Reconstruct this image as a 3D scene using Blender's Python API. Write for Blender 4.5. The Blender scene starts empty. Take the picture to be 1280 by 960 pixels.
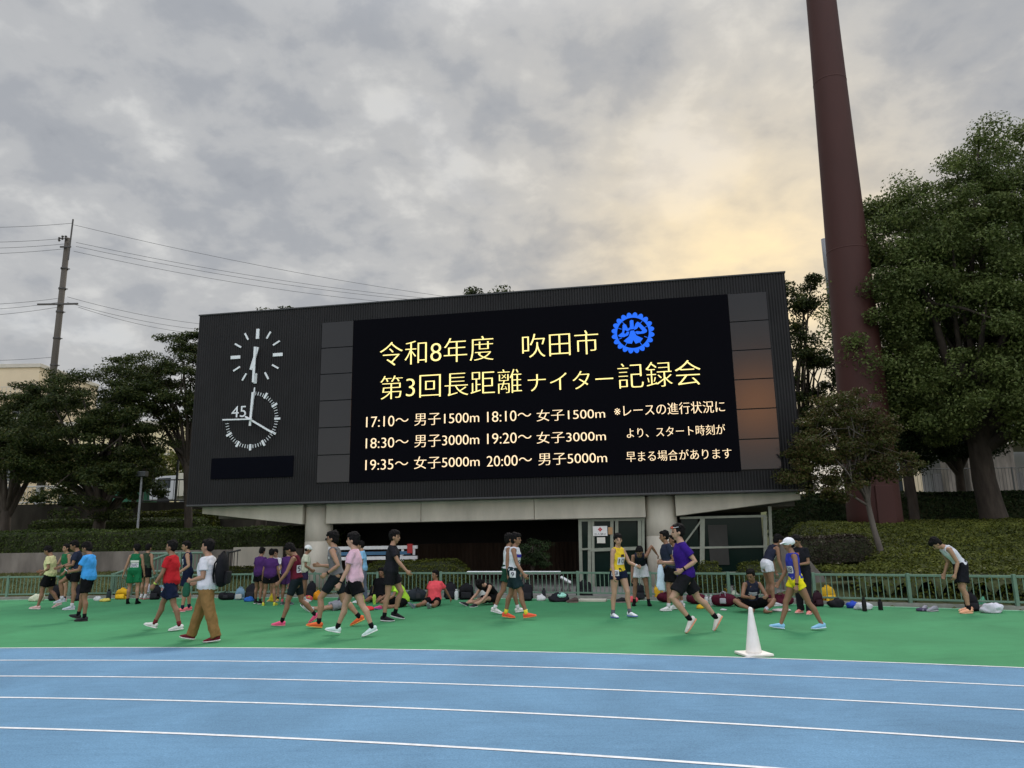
import bpy, bmesh, math, random
import numpy as np
from mathutils import Vector, Matrix, noise
from mathutils.bvhtree import BVHTree

rng = np.random.default_rng(7)
random.seed(7)
R = math.radians
SC = bpy.context.scene
COL = SC.collection

# ---------------------------------------------------------------- camera
FPX, PITCH, ROLL, EYE = 930.0, R(11.51), R(-0.96), 1.644
_f = np.array([0, math.cos(PITCH), math.sin(PITCH)])
_u0 = np.array([0, -math.sin(PITCH), math.cos(PITCH)])
_r0 = np.array([1.0, 0, 0])
_c, _s = math.cos(ROLL), math.sin(ROLL)
_r, _u = _c * _r0 + _s * _u0, _c * _u0 - _s * _r0
CAM = np.array([0, 0, EYE])
cam = bpy.data.objects.new('camera', bpy.data.cameras.new('camera'))
COL.objects.link(cam)
cam.data.sensor_width = 36
cam.data.lens = FPX / 1280 * 36
cam.data.clip_start = 0.1
cam.data.clip_end = 3000
cam.matrix_world = Matrix(((_r[0], _u[0], -_f[0], 0), (_r[1], _u[1], -_f[1], 0), (_r[2], _u[2], -_f[2], EYE), (0, 0, 0, 1)))
SC.camera = cam


def ray(x, y):                      # direction through photograph pixel (1280x960)
    return (x - 640) / FPX * _r - (y - 480) / FPX * _u + _f


def gnd(x, y, z=0.0):               # point of the level z seen at that pixel
    d = ray(x, y)
    return Vector(CAM + d * ((z - EYE) / d[2]))


def atY(x, y, Y):                   # point at world depth Y seen at that pixel
    d = ray(x, y)
    return Vector(CAM + d * (Y / d[1]))


def height_at(x, yfoot, ytop):
    g = gnd(x, yfoot)
    d = ray(x, ytop)
    return EYE + math.hypot(g.x, g.y) / math.hypot(d[0], d[1]) * d[2]


# ---------------------------------------------------------------- sky and sun
GLOW = Vector(ray(960, 310)).normalized()
SUN_AZ = math.atan2(GLOW.x, GLOW.y)
SUN_EL = R(50)
w = bpy.data.worlds.new('World')
SC.world = w
w.use_nodes = True
nt = w.node_tree
nt.nodes.clear()


def N(tree, typ, **kw):
    n = tree.nodes.new(typ)
    for k, v in kw.items():
        if k.startswith('i_'):
            n.inputs[k[2:].replace('_', ' ')].default_value = v
        else:
            setattr(n, k, v)
    return n


def lk(tree, a, b):
    tree.links.new(a, b)


def math_node(tree, op, a, b=None, c=None, clamp=False):
    n = tree.nodes.new('ShaderNodeMath')
    n.operation = op
    n.use_clamp = clamp
    for i, v in enumerate((a, b, c)):
        if v is None:
            continue
        if isinstance(v, (int, float)):
            n.inputs[i].default_value = v
        else:
            tree.links.new(v, n.inputs[i])
    return n.outputs[0]


def ramp(tree, fac, stops, interp='EASE'):
    n = tree.nodes.new('ShaderNodeValToRGB')
    n.color_ramp.interpolation = interp
    els = n.color_ramp.elements
    while len(els) < len(stops):
        els.new(0.5)
    for e, (p, c) in zip(els, stops):
        e.position = p
        e.color = (*c, 1) if len(c) == 3 else c
    tree.links.new(fac, n.inputs['Fac'])
    return n.outputs['Color']


def mixc(tree, fac, a, b, mode='MIX'):
    n = tree.nodes.new('ShaderNodeMix')
    n.data_type = 'RGBA'
    n.blend_type = mode
    for s, v in ((n.inputs[0], fac), (n.inputs[6], a), (n.inputs[7], b)):
        if isinstance(v, (int, float)):
            s.default_value = v
        elif isinstance(v, tuple):
            s.default_value = (*v, 1)
        else:
            tree.links.new(v, s)
    return n.outputs[2]


WS = 0.1                                     # background strength
tc = N(nt, 'ShaderNodeTexCoord')
sep = N(nt, 'ShaderNodeSeparateXYZ')
lk(nt, tc.outputs['Generated'], sep.inputs[0])
dz = math_node(nt, 'MAXIMUM', sep.outputs[2], 0.0)
den = math_node(nt, 'ADD', dz, 0.34)
cu = math_node(nt, 'DIVIDE', sep.outputs[0], den)
cv = math_node(nt, 'DIVIDE', sep.outputs[1], den)
comb = N(nt, 'ShaderNodeCombineXYZ')
lk(nt, cu, comb.inputs[0])
lk(nt, cv, comb.inputs[1])
n1 = N(nt, 'ShaderNodeTexNoise', noise_dimensions='4D', i_W=3.3, i_Scale=2.0, i_Detail=6.0, i_Roughness=0.5, i_Distortion=0.1)
n2 = N(nt, 'ShaderNodeTexNoise', i_Scale=8.5, i_Detail=6.0, i_Roughness=0.55, i_Distortion=0.15)
lk(nt, comb.outputs[0], n1.inputs['Vector'])
lk(nt, comb.outputs[0], n2.inputs['Vector'])
cl = math_node(nt, 'ADD', math_node(nt, 'MULTIPLY', n1.outputs[0], 0.56), math_node(nt, 'MULTIPLY', n2.outputs[0], 0.44))
cloud = ramp(nt, cl, [(0.37, (0.248, 0.265, 0.297)), (0.46, (0.298, 0.314, 0.342)), (0.54, (0.375, 0.385, 0.400)), (0.63, (0.500, 0.505, 0.505))])


def lobe(direction, sharp):                  # exp(sharp*(cos-1)) around a sky direction
    v = N(nt, 'ShaderNodeVectorMath', operation='DOT_PRODUCT')
    lk(nt, tc.outputs['Generated'], v.inputs[0])
    v.inputs[1].default_value = direction
    return math_node(nt, 'EXPONENT', math_node(nt, 'MULTIPLY', math_node(nt, 'SUBTRACT', v.outputs['Value'], 1.0), sharp))


thin = math_node(nt, 'MULTIPLY', math_node(nt, 'SUBTRACT', cl, 0.40), 4.6, clamp=True)
# paler, slightly warm band low over the horizon
hz = math_node(nt, 'EXPONENT', math_node(nt, 'MULTIPLY', dz, -8.0))
c0 = mixc(nt, math_node(nt, 'MULTIPLY', hz, 0.85), cloud, (0.52, 0.50, 0.455))
# evening light: a wide faint warmth in the thin cloud and a stronger glow low in the west
g1 = math_node(nt, 'MULTIPLY', lobe(GLOW, 14.0), math_node(nt, 'ADD', math_node(nt, 'MULTIPLY', thin, 0.85), 0.10), clamp=True)
g2 = math_node(nt, 'MULTIPLY', lobe(Vector(ray(925, 395)).normalized(), 58.0), math_node(nt, 'ADD', math_node(nt, 'MULTIPLY', thin, 0.6), 0.60), clamp=True)
c1 = mixc(nt, math_node(nt, 'MULTIPLY', g1, 0.6), c0, (0.64, 0.58, 0.48))
c3 = mixc(nt, math_node(nt, 'MULTIPLY', g2, 0.95), c1, (0.90, 0.71, 0.42))
# overcast sky is brightest overhead (outside the picture)
zen = ramp(nt, dz, [(0.58, (1, 1, 1)), (0.85, (2.2, 2.2, 2.3))])
c4 = mixc(nt, 1.0, c3, zen, 'MULTIPLY')
# low western light behind the camera, seen mirrored in the glossy cladding panels
BACK = Vector((-0.034, -0.985, 0.160)).normalized()
gb = math_node(nt, 'MULTIPLY', lobe(BACK, 1300.0), 1.0)
# sky behind the camera is boosted as added fill for surfaces facing it
op = ramp(nt, math_node(nt, 'MULTIPLY', sep.outputs[1], -1.0), [(0.05, (1, 1, 1)), (0.55, (2.5, 2.5, 2.55))])
c4 = mixc(nt, 1.0, c4, op, 'MULTIPLY')
c5 = mixc(nt, gb, c4, (7.0, 3.0, 1.2))
sky = N(nt, 'ShaderNodeTexSky', sky_type='NISHITA', sun_disc=False, sun_elevation=SUN_EL, sun_rotation=SUN_AZ)
scl = N(nt, 'ShaderNodeVectorMath', operation='SCALE')
lk(nt, c5, scl.inputs[0])
scl.inputs['Scale'].default_value = 1.0 / WS
gap = math_node(nt, 'MULTIPLY', math_node(nt, 'SUBTRACT', n1.outputs[0], 0.60), 1.2, clamp=True)
c6 = mixc(nt, gap, scl.outputs[0], sky.outputs[0])
bg = N(nt, 'ShaderNodeBackground', i_Strength=WS)
lk(nt, c6, bg.inputs['Color'])
ow = N(nt, 'ShaderNodeOutputWorld')
lk(nt, bg.outputs[0], ow.inputs['Surface'])

sun = bpy.data.objects.new('sun', bpy.data.lights.new('sun', 'SUN'))
COL.objects.link(sun)
sun.data.energy = 1.5
sun.data.angle = R(17)
sun.data.color = (1.0, 0.93, 0.82)
sd = Vector((math.sin(SUN_AZ) * math.cos(SUN_EL), math.cos(SUN_AZ) * math.cos(SUN_EL), math.sin(SUN_EL)))
sun.rotation_euler = sd.to_track_quat('Z', 'Y').to_euler()
SC.view_settings.view_transform = 'Standard'
SC.view_settings.look = 'None'
SC.view_settings.exposure = 0.36
SC.view_settings.gamma = 1.0
SC.view_settings.use_curve_mapping = False


# ---------------------------------------------------------------- materials
_mats = {}


def mat(name, col, rough=0.7, var=0.12, scale=6.0, bump=0.0, bscale=40.0, spec=0.3, metal=0.0, emit=None, ior=None, stretch=None):
    """procedural principled material: base colour broken up by two noises, optional bump"""
    if name in _mats:
        return _mats[name]
    m = bpy.data.materials.new(name)
    m.use_nodes = True
    t = m.node_tree
    b = t.nodes['Principled BSDF']
    b.inputs['Roughness'].default_value = rough
    b.inputs['Metallic'].default_value = metal
    b.inputs['Specular IOR Level'].default_value = spec
    if ior:
        b.inputs['IOR'].default_value = ior
    tcx = N(t, 'ShaderNodeTexCoord')
    src = tcx.outputs['Object']
    if stretch:
        mp = N(t, 'ShaderNodeMapping')
        mp.inputs['Scale'].default_value = stretch
        lk(t, src, mp.inputs[0])
        src = mp.outputs[0]
    if var > 0:
        nz = N(t, 'ShaderNodeTexNoise', i_Scale=scale, i_Detail=5.0, i_Roughness=0.6)
        lk(t, src, nz.inputs['Vector'])
        lo = tuple(max(0, c * (1 - var)) for c in col)
        hi = tuple(min(1, c * (1 + var)) for c in col)
        c = ramp(t, nz.outputs[0], [(0.3, lo), (0.7, hi)], 'LINEAR')
        lk(t, c, b.inputs['Base Color'])
    else:
        b.inputs['Base Color'].default_value = (*col, 1)
    if bump > 0:
        nb = N(t, 'ShaderNodeTexNoise', i_Scale=bscale, i_Detail=4.0)
        lk(t, src, nb.inputs['Vector'])
        bn = N(t, 'ShaderNodeBump', i_Strength=bump, i_Distance=0.02)
        lk(t, nb.outputs[0], bn.inputs['Height'])
        lk(t, bn.outputs[0], b.inputs['Normal'])
    if emit:
        b.inputs['Emission Color'].default_value = (*emit[0], 1)
        b.inputs['Emission Strength'].default_value = emit[1]
    _mats[name] = m
    return m


def ground_mat(name, col, grain=0.22, patch=0.14):
    """rubber surface: granules, mottled wear patches, scuffs"""
    m = mat(name, col, 0.88, 0, spec=0.22)
    t = m.node_tree
    b = t.nodes['Principled BSDF']
    tcx = N(t, 'ShaderNodeTexCoord')
    g = N(t, 'ShaderNodeTexNoise', i_Scale=75.0, i_Detail=3.0, i_Roughness=0.7)
    p_ = N(t, 'ShaderNodeTexNoise', i_Scale=0.55, i_Detail=8.0, i_Roughness=0.68, i_Distortion=0.6)
    mp = N(t, 'ShaderNodeMapping')
    mp.inputs['Scale'].default_value = (0.7, 5.5, 1)
    s_ = N(t, 'ShaderNodeTexNoise', i_Scale=2.2, i_Detail=7.0, i_Roughness=0.7)
    lk(t, tcx.outputs['Object'], g.inputs['Vector'])
    lk(t, tcx.outputs['Object'], p_.inputs['Vector'])
    lk(t, tcx.outputs['Object'], mp.inputs[0])
    lk(t, mp.outputs[0], s_.inputs['Vector'])
    f1 = ramp(t, g.outputs[0], [(0.3, (1 - grain,) * 3), (0.7, (1 + grain,) * 3)], 'LINEAR')
    f2 = ramp(t, p_.outputs[0], [(0.32, (1 - patch, 1 - patch, 1 - patch)), (0.68, (1 + patch, 1 + patch, 1 + patch))], 'LINEAR')
    f3 = ramp(t, s_.outputs[0], [(0.34, (0.90, 0.91, 0.92)), (0.50, (1, 1, 1)), (0.74, (1.05, 1.04, 1.03))], 'LINEAR')
    c = mixc(t, 1.0, mixc(t, 1.0, mixc(t, 1.0, col, f1, 'MULTIPLY'), f2, 'MULTIPLY'), f3, 'MULTIPLY')
    lk(t, c, b.inputs['Base Color'])
    bn = N(t, 'ShaderNodeBump', i_Strength=0.5, i_Distance=0.004)
    lk(t, g.outputs[0], bn.inputs['Height'])
    lk(t, bn.outputs[0], b.inputs['Normal'])
    return m


def leaf_mat(name, cols, trans=0.28):
    m = bpy.data.materials.new(name)
    m.use_nodes = True
    t = m.node_tree
    b = t.nodes['Principled BSDF']
    g = N(t, 'ShaderNodeNewGeometry')
    n = len(cols)
    c = ramp(t, g.outputs['Random Per Island'], [(i / (n - 1), q) for i, q in enumerate(cols)], 'LINEAR')
    tcx = N(t, 'ShaderNodeTexCoord')
    nz = N(t, 'ShaderNodeTexNoise', i_Scale=0.9, i_Detail=3.0)
    lk(t, tcx.outputs['Object'], nz.inputs['Vector'])
    k = ramp(t, nz.outputs[0], [(0.35, (0.72, 0.74, 0.7)), (0.65, (1.25, 1.22, 1.1))], 'LINEAR')
    c = mixc(t, 1.0, c, k, 'MULTIPLY')
    lk(t, c, b.inputs['Base Color'])
    b.inputs['Roughness'].default_value = 0.5
    b.inputs['Specular IOR Level'].default_value = 0.14
    tr = N(t, 'ShaderNodeBsdfTranslucent')
    lk(t, c, tr.inputs[0])
    mx = N(t, 'ShaderNodeMixShader')
    mx.inputs[0].default_value = trans
    lk(t, b.outputs[0], mx.inputs[1])
    lk(t, tr.outputs[0], mx.inputs[2])
    lk(t, mx.outputs[0], t.nodes['Material Output'].inputs['Surface'])
    return m


# ---------------------------------------------------------------- mesh helpers
def tag(o, label=None, cat=None, group=None, kind=None):
    for k, v in (('label', label), ('category', cat), ('group', group), ('kind', kind)):
        if v:
            o[k] = v
    return o


def empty(name, loc, rz=0.0, label=None, cat=None, group=None):
    o = bpy.data.objects.new(name, None)
    COL.objects.link(o)
    o.location = loc
    o.rotation_euler = (0, 0, rz)
    o.empty_display_size = 0.2
    return tag(o, label, cat, group)


def link(name, me, parent=None, m=None):
    o = bpy.data.objects.new(name, me)
    COL.objects.link(o)
    if m is not None:
        for q in (m if isinstance(m, (list, tuple)) else [m]):
            me.materials.append(q)
    if parent is not None:
        o.parent = parent
    return o


def obj(name, bm, m=None, parent=None, smooth=False):
    me = bpy.data.meshes.new(name)
    bmesh.ops.recalc_face_normals(bm, faces=bm.faces)
    bm.to_mesh(me)
    bm.free()
    if smooth:
        me.polygons.foreach_set('use_smooth', [True] * len(me.polygons))
    return link(name, me, parent, m)


def box(bm, lo, hi, M=None, bevel=0.0):
    g = bmesh.ops.create_cube(bm, size=1)
    c = [(a + b) / 2 for a, b in zip(lo, hi)]
    s = [abs(b - a) for a, b in zip(lo, hi)]
    for v in g['verts']:
        v.co = Vector((v.co.x * s[0] + c[0], v.co.y * s[1] + c[1], v.co.z * s[2] + c[2]))
    if bevel > 0:
        es = {e for v in g['verts'] for e in v.link_edges}
        r_ = bmesh.ops.bevel(bm, geom=list(es), offset=bevel, segments=2, affect='EDGES', profile=0.6)
        vs = {v for f in r_['faces'] for v in f.verts} | {v for v in g['verts'] if v.is_valid}
    else:
        vs = set(g['verts'])
    if M is not None:
        for v in vs:
            v.co = M @ v.co
    return vs


def frame_for(d, side=None):
    d = d.normalized()
    if side is None:
        side = Vector((0, 0, 1)) if abs(d.z) < 0.9 else Vector((0, 1, 0))
        side = d.cross(side)
    s = (side - d * side.dot(d))
    if s.length < 1e-6:
        s = d.orthogonal()
    s.normalize()
    return d, s, d.cross(s)


def tube(bm, pts, rad, side=None, seg=12, cap=True):
    """closed loft through pts; rad = radius or (half width along side, half depth) per point"""
    pts = [Vector(p) for p in pts]
    n = len(pts)
    rad = [(q, q) if not isinstance(q, (tuple, list)) else q for q in rad]
    if cap:   # rounded ends
        d0 = (pts[0] - pts[1]).normalized()
        d1 = (pts[-1] - pts[-2]).normalized()
        a0, a1 = min(rad[0]), min(rad[-1])
        pts = [pts[0] + d0 * a0 * 0.8, pts[0] + d0 * a0 * 0.5] + pts + [pts[-1] + d1 * a1 * 0.5, pts[-1] + d1 * a1 * 0.8]
        sc = lambda q, k: (q[0] * k, q[1] * k)
        rad = [sc(rad[0], 0.45), sc(rad[0], 0.82)] + list(rad) + [sc(rad[-1], 0.82), sc(rad[-1], 0.45)]
        n += 4
    rings = []
    ps = side
    for i in range(n):
        if i == 0:
            d = pts[1] - pts[0]
        elif i == n - 1:
            d = pts[-1] - pts[-2]
        else:
            d = (pts[i + 1] - pts[i]).normalized() + (pts[i] - pts[i - 1]).normalized()
            if d.length < 1e-6:
                d = pts[i + 1] - pts[i]
        sd_ = side[i] if isinstance(side, list) and len(side) == n else (side if not isinstance(side, list) else ps)
        d, s, t = frame_for(d, sd_ if sd_ is not None else ps)
        ps = s
        a, b = rad[i]
        rings.append([bm.verts.new(pts[i] + s * (a * math.cos(2 * math.pi * k / seg)) + t * (b * math.sin(2 * math.pi * k / seg))) for k in range(seg)])
    for i in range(n - 1):
        for k in range(seg):
            bm.faces.new((rings[i][k], rings[i][(k + 1) % seg], rings[i + 1][(k + 1) % seg], rings[i + 1][k]))
    bm.faces.new(rings[0])
    bm.faces.new(rings[-1])


def ellipsoid(bm, c, r, M=None, seg=16, rings=10):
    g = bmesh.ops.create_uvsphere(bm, u_segments=seg, v_segments=rings, radius=1)
    for v in g['verts']:
        p = Vector((v.co.x * r[0], v.co.y * r[1], v.co.z * r[2]))
        v.co = Vector(c) + (M @ p if M is not None else p)


def lathe(bm, prof, seg=20, c=(0, 0, 0)):
    rings = []
    for (rr, z) in prof:
        rings.append([bm.verts.new((c[0] + rr * math.cos(2 * math.pi * k / seg), c[1] + rr * math.sin(2 * math.pi * k / seg), c[2] + z)) for k in range(seg)])
    for a, b in zip(rings, rings[1:]):
        for k in range(seg):
            bm.faces.new((a[k], a[(k + 1) % seg], b[(k + 1) % seg], b[k]))
    bm.faces.new(rings[0])
    bm.faces.new(rings[-1])


def poly_prism(bm, pts2, to3, z0, z1):
    """extruded outline: pts2 in a plane, to3(u, v, depth)"""
    a = [bm.verts.new(to3(u, v, z0)) for u, v in pts2]
    b = [bm.verts.new(to3(u, v, z1)) for u, v in pts2]
    bm.faces.new(a)
    bm.faces.new(b)
    n = len(a)
    for i in range(n):
        bm.faces.new((a[i], a[(i + 1) % n], b[(i + 1) % n], b[i]))


def quads_mesh(name, V, F):
    me = bpy.data.meshes.new(name)
    V = np.asarray(V, dtype=np.float32)
    F = np.asarray(F, dtype=np.int32)
    k = F.shape[1]
    me.vertices.add(len(V))
    me.vertices.foreach_set('co', V.ravel())
    me.loops.add(F.size)
    me.loops.foreach_set('vertex_index', F.ravel())
    me.polygons.add(len(F))
    me.polygons.foreach_set('loop_start', np.arange(0, F.size, k, dtype=np.int32))
    me.update(calc_edges=True)
    return me


def leaf_arrays(C, L, W, up=0.35, out=None, droop=0.0):
    """one pointed leaf (rhombus, slightly folded) per centre"""
    n = len(C)
    nrm = rng.normal(size=(n, 3))
    nrm /= np.linalg.norm(nrm, axis=1, keepdims=True) + 1e-9
    nrm += np.array([0, 0, up])
    if out is not None:
        nrm += out
    nrm /= np.linalg.norm(nrm, axis=1, keepdims=True) + 1e-9
    t = rng.normal(size=(n, 3))
    t[:, 2] -= droop
    t -= nrm * np.sum(t * nrm, axis=1, keepdims=True)
    t /= np.linalg.norm(t, axis=1, keepdims=True) + 1e-9
    s = np.cross(nrm, t)
    k = rng.uniform(0.65, 1.3, size=(n, 1))
    V = np.stack([C - t * L * k * 0.5, C + s * W * k * 0.5 + nrm * W * 0.12, C + t * L * k * 0.5, C - s * W * k * 0.5 + nrm * W * 0.12], axis=1)
    return V.reshape(-1, 3)


def leaves_obj(name, C, L, W, m, parent=None, **kw):
    V = leaf_arrays(np.asarray(C), L, W, **kw)
    F = np.arange(len(V)).reshape(-1, 4)
    return link(name, quads_mesh(name, V, F), parent, m)


# ---------------------------------------------------------------- lettering
def make_texts(strings):
    cs = {}
    for s in strings:
        c = bpy.data.curves.new('lettering', 'FONT')
        c.body = s
        c.resolution_u = 4
        c.offset = -0.017 if s in BOARD_TEXT[:5] else (-0.012 if s in BOARD_TEXT[:20] else 0.0)
        o = bpy.data.objects.new('lettering', c)
        COL.objects.link(o)
        cs[s] = o
    dg = bpy.context.evaluated_depsgraph_get()
    dg.update()
    out = {}
    for s, o in cs.items():
        me = bpy.data.meshes.new_from_object(o.evaluated_get(dg))
        V = np.array([v.co[:2] for v in me.vertices])
        F = [tuple(p.vertices) for p in me.polygons]
        out[s] = (V, F)
        bpy.data.meshes.remove(me)
        c = o.data
        bpy.data.objects.remove(o)
        bpy.data.curves.remove(c)
    return out


BOARD_TEXT = ['令和8年度', '吹田市', '第3回長距離', 'ナイター', '記録会', '17:10〜', '男子1500m', '18:10〜', '女子1500m',
              '18:30〜', '男子3000m', '19:20〜', '女子3000m', '19:35〜', '女子5000m', '20:00〜', '男子5000m',
              '※レースの進行状況に', 'より、スタート時刻が', '早まる場合があります', '45']
TXT = make_texts(BOARD_TEXT + ['立入禁止', '2682', '9', '51', '54', '33', '10', '55', '28'])


def text_quad(s, to3, u0, u1, v0, v1, bm):
    """lay lettering into the rectangle u0..u1, v0..v1 of a surface given by to3(u, v)"""
    V, F = TXT[s]
    lo, hi = V.min(0), V.max(0)
    P = (V - lo) / (hi - lo)
    vs = [bm.verts.new(to3(u0 + p[0] * (u1 - u0), v0 + p[1] * (v1 - v0))) for p in P]
    for f in F:
        try:
            bm.faces.new([vs[i] for i in f])
        except ValueError:
            pass

# ================================================================ SETTING
CC = Vector((-11.32, -34.63))                 # centre of the bend
RO = 47.30                                    # outer edge of the track
FENCE = [(-60, 18), (-45, 21.2), (-25, 23.0), (-15.5, 23.13), (-12.1, 23.0), (-7.3, 22.35), (-4.2, 21.75), (1.54, 20.1), (5.0, 18.5), (8.5, 16.6), (10.14, 15.6), (14, 13.0), (20, 8.2), (30, -2)]
FX = np.array([p[0] for p in FENCE], float)
FY = np.array([p[1] for p in FENCE], float)


def fence_y(x):
    return float(np.interp(x, FX, FY))


def sstep(a, b, x):
    t = min(1.0, max(0.0, (x - a) / (b - a)))
    return t * t * (3 - 2 * t)


def terrain_z(x, y):
    s = y - fence_y(x)
    if s < 0.12:
        return -0.12
    left = 0.05 + 0.40 * sstep(0.5, 7.0, s)
    if y > 31.3:
        left = 1.25
    if y > 36:
        left = 1.25 + 0.15 * sstep(36, 39, y)
    if y > 40.9:
        left = 3.70
    mid = 0.02 if y < 34 else 0.02 + 3.68 * sstep(34, 48, y)
    right = 0.10 + 0.15 * sstep(0.3, 1.5, s) + 1.05 * sstep(0.5, 15, s) + 0.2 * sstep(27, 31, y) + 2.0 * sstep(37, 45, y)
    a = sstep(-9.5, -8.0, x)
    b = sstep(9.0, 10.6, x + (y - 22) * -0.16) if y > 20 else sstep(7.0, 8.2, x + (y - 17) * 0.2)
    z = left * (1 - a) + mid * a
    return z * (1 - b) + right * b


M_green = ground_mat('green rubber surface', (0.050, 0.225, 0.096), 0.17, 0.15)
M_blue = ground_mat('blue track surface', (0.112, 0.226, 0.345), 0.24, 0.16)
M_white = mat('white line paint', (0.66, 0.68, 0.69), 0.7, 0.16, 14.0)
M_ground = mat('dull ground', (0.10, 0.11, 0.07), 0.95, 0.25, 0.4)
M_conc = mat('weathered concrete', (0.48, 0.45, 0.375), 0.85, 0.20, 1.3, 0.15, 30, stretch=(1, 1, 0.35))
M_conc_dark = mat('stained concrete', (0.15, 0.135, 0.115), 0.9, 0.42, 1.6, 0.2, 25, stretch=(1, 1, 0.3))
M_kerb = mat('kerb stone', (0.24, 0.235, 0.21), 0.9, 0.2, 4.0)

# base ground out to the horizon
bm = bmesh.new()
bmesh.ops.create_circle(bm, cap_ends=True, radius=1500, segments=64)
for v in bm.verts:
    v.co.z = -0.14
tag(obj('ground', bm, M_ground), kind='structure')

# shaped terrain behind the fence
xs = np.concatenate([np.linspace(-60, -16, 60), np.linspace(-15.5, 16, 127), np.linspace(16.5, 60, 60)])
ys = np.concatenate([np.linspace(-5, 14, 30), np.linspace(14.3, 32, 90), np.linspace(32.3, 50, 60), np.linspace(52, 110, 20)])
V = [(x, y, terrain_z(x, y)) for y in ys for x in xs]
nx = len(xs)
F = [(j * nx + i, j * nx + i + 1, (j + 1) * nx + i + 1, (j + 1) * nx + i) for j in range(len(ys) - 1) for i in range(nx - 1)]
M_terr = mat('grass and earth', (0.075, 0.085, 0.032), 0.95, 0.45, 1.8, 0.6, 14)
tag(link('terrain', quads_mesh('terrain', V, F), None, M_terr), kind='structure')


def annulus(name, r0, r1, z, m, a0=-25, a1=205, n=260):
    V, F = [], []
    for i in range(n + 1):
        a = R(a0 + (a1 - a0) * i / n)
        for r_ in (r0, r1):
            V.append((CC.x + r_ * math.cos(a), CC.y + r_ * math.sin(a), z))
    for i in range(n):
        F.append((2 * i, 2 * i + 1, 2 * i + 3, 2 * i + 2))
    return tag(link(name, quads_mesh(name, V, F), None, m), kind='structure')


# green run-off between the track and the fence
V, F = [], []
gx = np.linspace(-50, 26, 160)
for x in gx:
    yc = CC.y + math.sqrt(max(4.0, RO * RO - (x - CC.x) ** 2))
    y1 = fence_y(x) + 0.05
    for k in range(9):
        V.append((x, yc - 0.6 + (y1 - yc + 0.6) * k / 8, 0.0))
for i in range(len(gx) - 1):
    for k in range(8):
        F.append((i * 9 + k, (i + 1) * 9 + k, (i + 1) * 9 + k + 1, i * 9 + k + 1))
tag(link('green_run_off', quads_mesh('green_run_off', V, F), None, M_green), kind='structure')
annulus('running_track', RO - 1.22 * 8, RO, 0.004, M_blue)
for k in range(9):
    tag(annulus('lane_line', RO - 1.22 * k - 0.05, RO - 1.22 * k, 0.008, M_white), group='painted lane lines')
M_edge = mat('pale edge line', (0.36, 0.62, 0.45), 0.8, 0.15, 6)
# pale line and kerb along the fence foot
def strip(name, off0, off1, z0, z1, m):
    bm = bmesh.new()
    X = np.linspace(-40, 20, 90)
    prev = None
    for x in X:
        y = fence_y(x)
        cur = [bm.verts.new((x, y + off0, z0)), bm.verts.new((x, y + off0, z1)), bm.verts.new((x, y + off1, z1)), bm.verts.new((x, y + off1, z0))]
        if prev:
            for k in range(4):
                bm.faces.new((prev[k], cur[k], cur[(k + 1) % 4], prev[(k + 1) % 4]))
        prev = cur
    return tag(obj(name, bm, m), kind='structure')


strip('edge_line', -0.10, -0.04, -0.02, 0.004, M_edge)
strip('kerb', 0.05, 0.24, -0.2, 0.075, M_kerb)
# paving under the scoreboard
bm = bmesh.new()
pv = [(-8, fence_y(-8) + 0.26), (8.3, fence_y(8.3) + 0.26), (8.9, 22.5), (8.9, 33), (-7.8, 33)]
top = []
for x in np.linspace(-8, 8.3, 30):
    top.append((x, fence_y(x) + 0.26))
bm.faces.new([bm.verts.new((x, y, 0.045)) for x, y in top + pv[2:]])
tag(obj('pavement', bm, mat('grey paving', (0.20, 0.195, 0.18), 0.9, 0.2, 3.5, 0.2, 20)), kind='structure')

# ---------------------------------------------------------------- green fence
M_fence = mat('green fence paint', (0.125, 0.205, 0.150), 0.5, 0.12, 5)
M_fence_pale = mat('pale green fence paint', (0.30, 0.42, 0.34), 0.5, 0.12, 5)
pts = []
xx = np.linspace(-34, 17, 3000)
yy = np.array([fence_y(x) for x in xx]) + 0.14
cum = np.concatenate([[0], np.cumsum(np.hypot(np.diff(xx), np.diff(yy)))])
i0 = int(np.argmin(np.abs(xx - 8.53)))
STEP = 1.93
ks = np.arange(-int(cum[i0] / STEP), int((cum[-1] - cum[i0]) / STEP) + 1)
posts = []
for k in ks:
    dd = cum[i0] + k * STEP
    posts.append(Vector((np.interp(dd, cum, xx), np.interp(dd, cum, yy), 0.0)))
fe = empty('fence', (posts[len(posts) // 2]), 0, 'low green railing fence with thin vertical bars along the edge of the green running surface', 'fence')
fo = fe.location.copy()
FH = 0.68
for p in posts:
    bm = bmesh.new()
    box(bm, (p.x - fo.x - 0.035, p.y - fo.y - 0.035, -0.02), (p.x - fo.x + 0.035, p.y - fo.y + 0.035, FH + 0.02), bevel=0.006)
    obj('post', bm, M_fence, fe)
for a, b in zip(posts, posts[1:]):
    d = (b - a)
    ln = d.length
    ang = math.atan2(d.y, d.x)
    MM = Matrix.Translation(a - fo) @ Matrix.Rotation(ang, 4, 'Z')
    bm = bmesh.new()
    box(bm, (0.036, -0.024, FH - 0.05), (ln - 0.036, 0.024, FH), MM, 0.006)
    box(bm, (0.036, -0.02, 0.13), (ln - 0.036, 0.02, 0.17), MM, 0.005)
    nb = 15
    for k in range(nb):
        u = 0.036 + (ln - 0.072) * (k + 1) / (nb + 1)
        box(bm, (u - 0.009, -0.009, 0.172), (u + 0.009, 0.009, FH - 0.052), MM)
    obj('railing_panel', bm, M_fence, fe)

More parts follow.
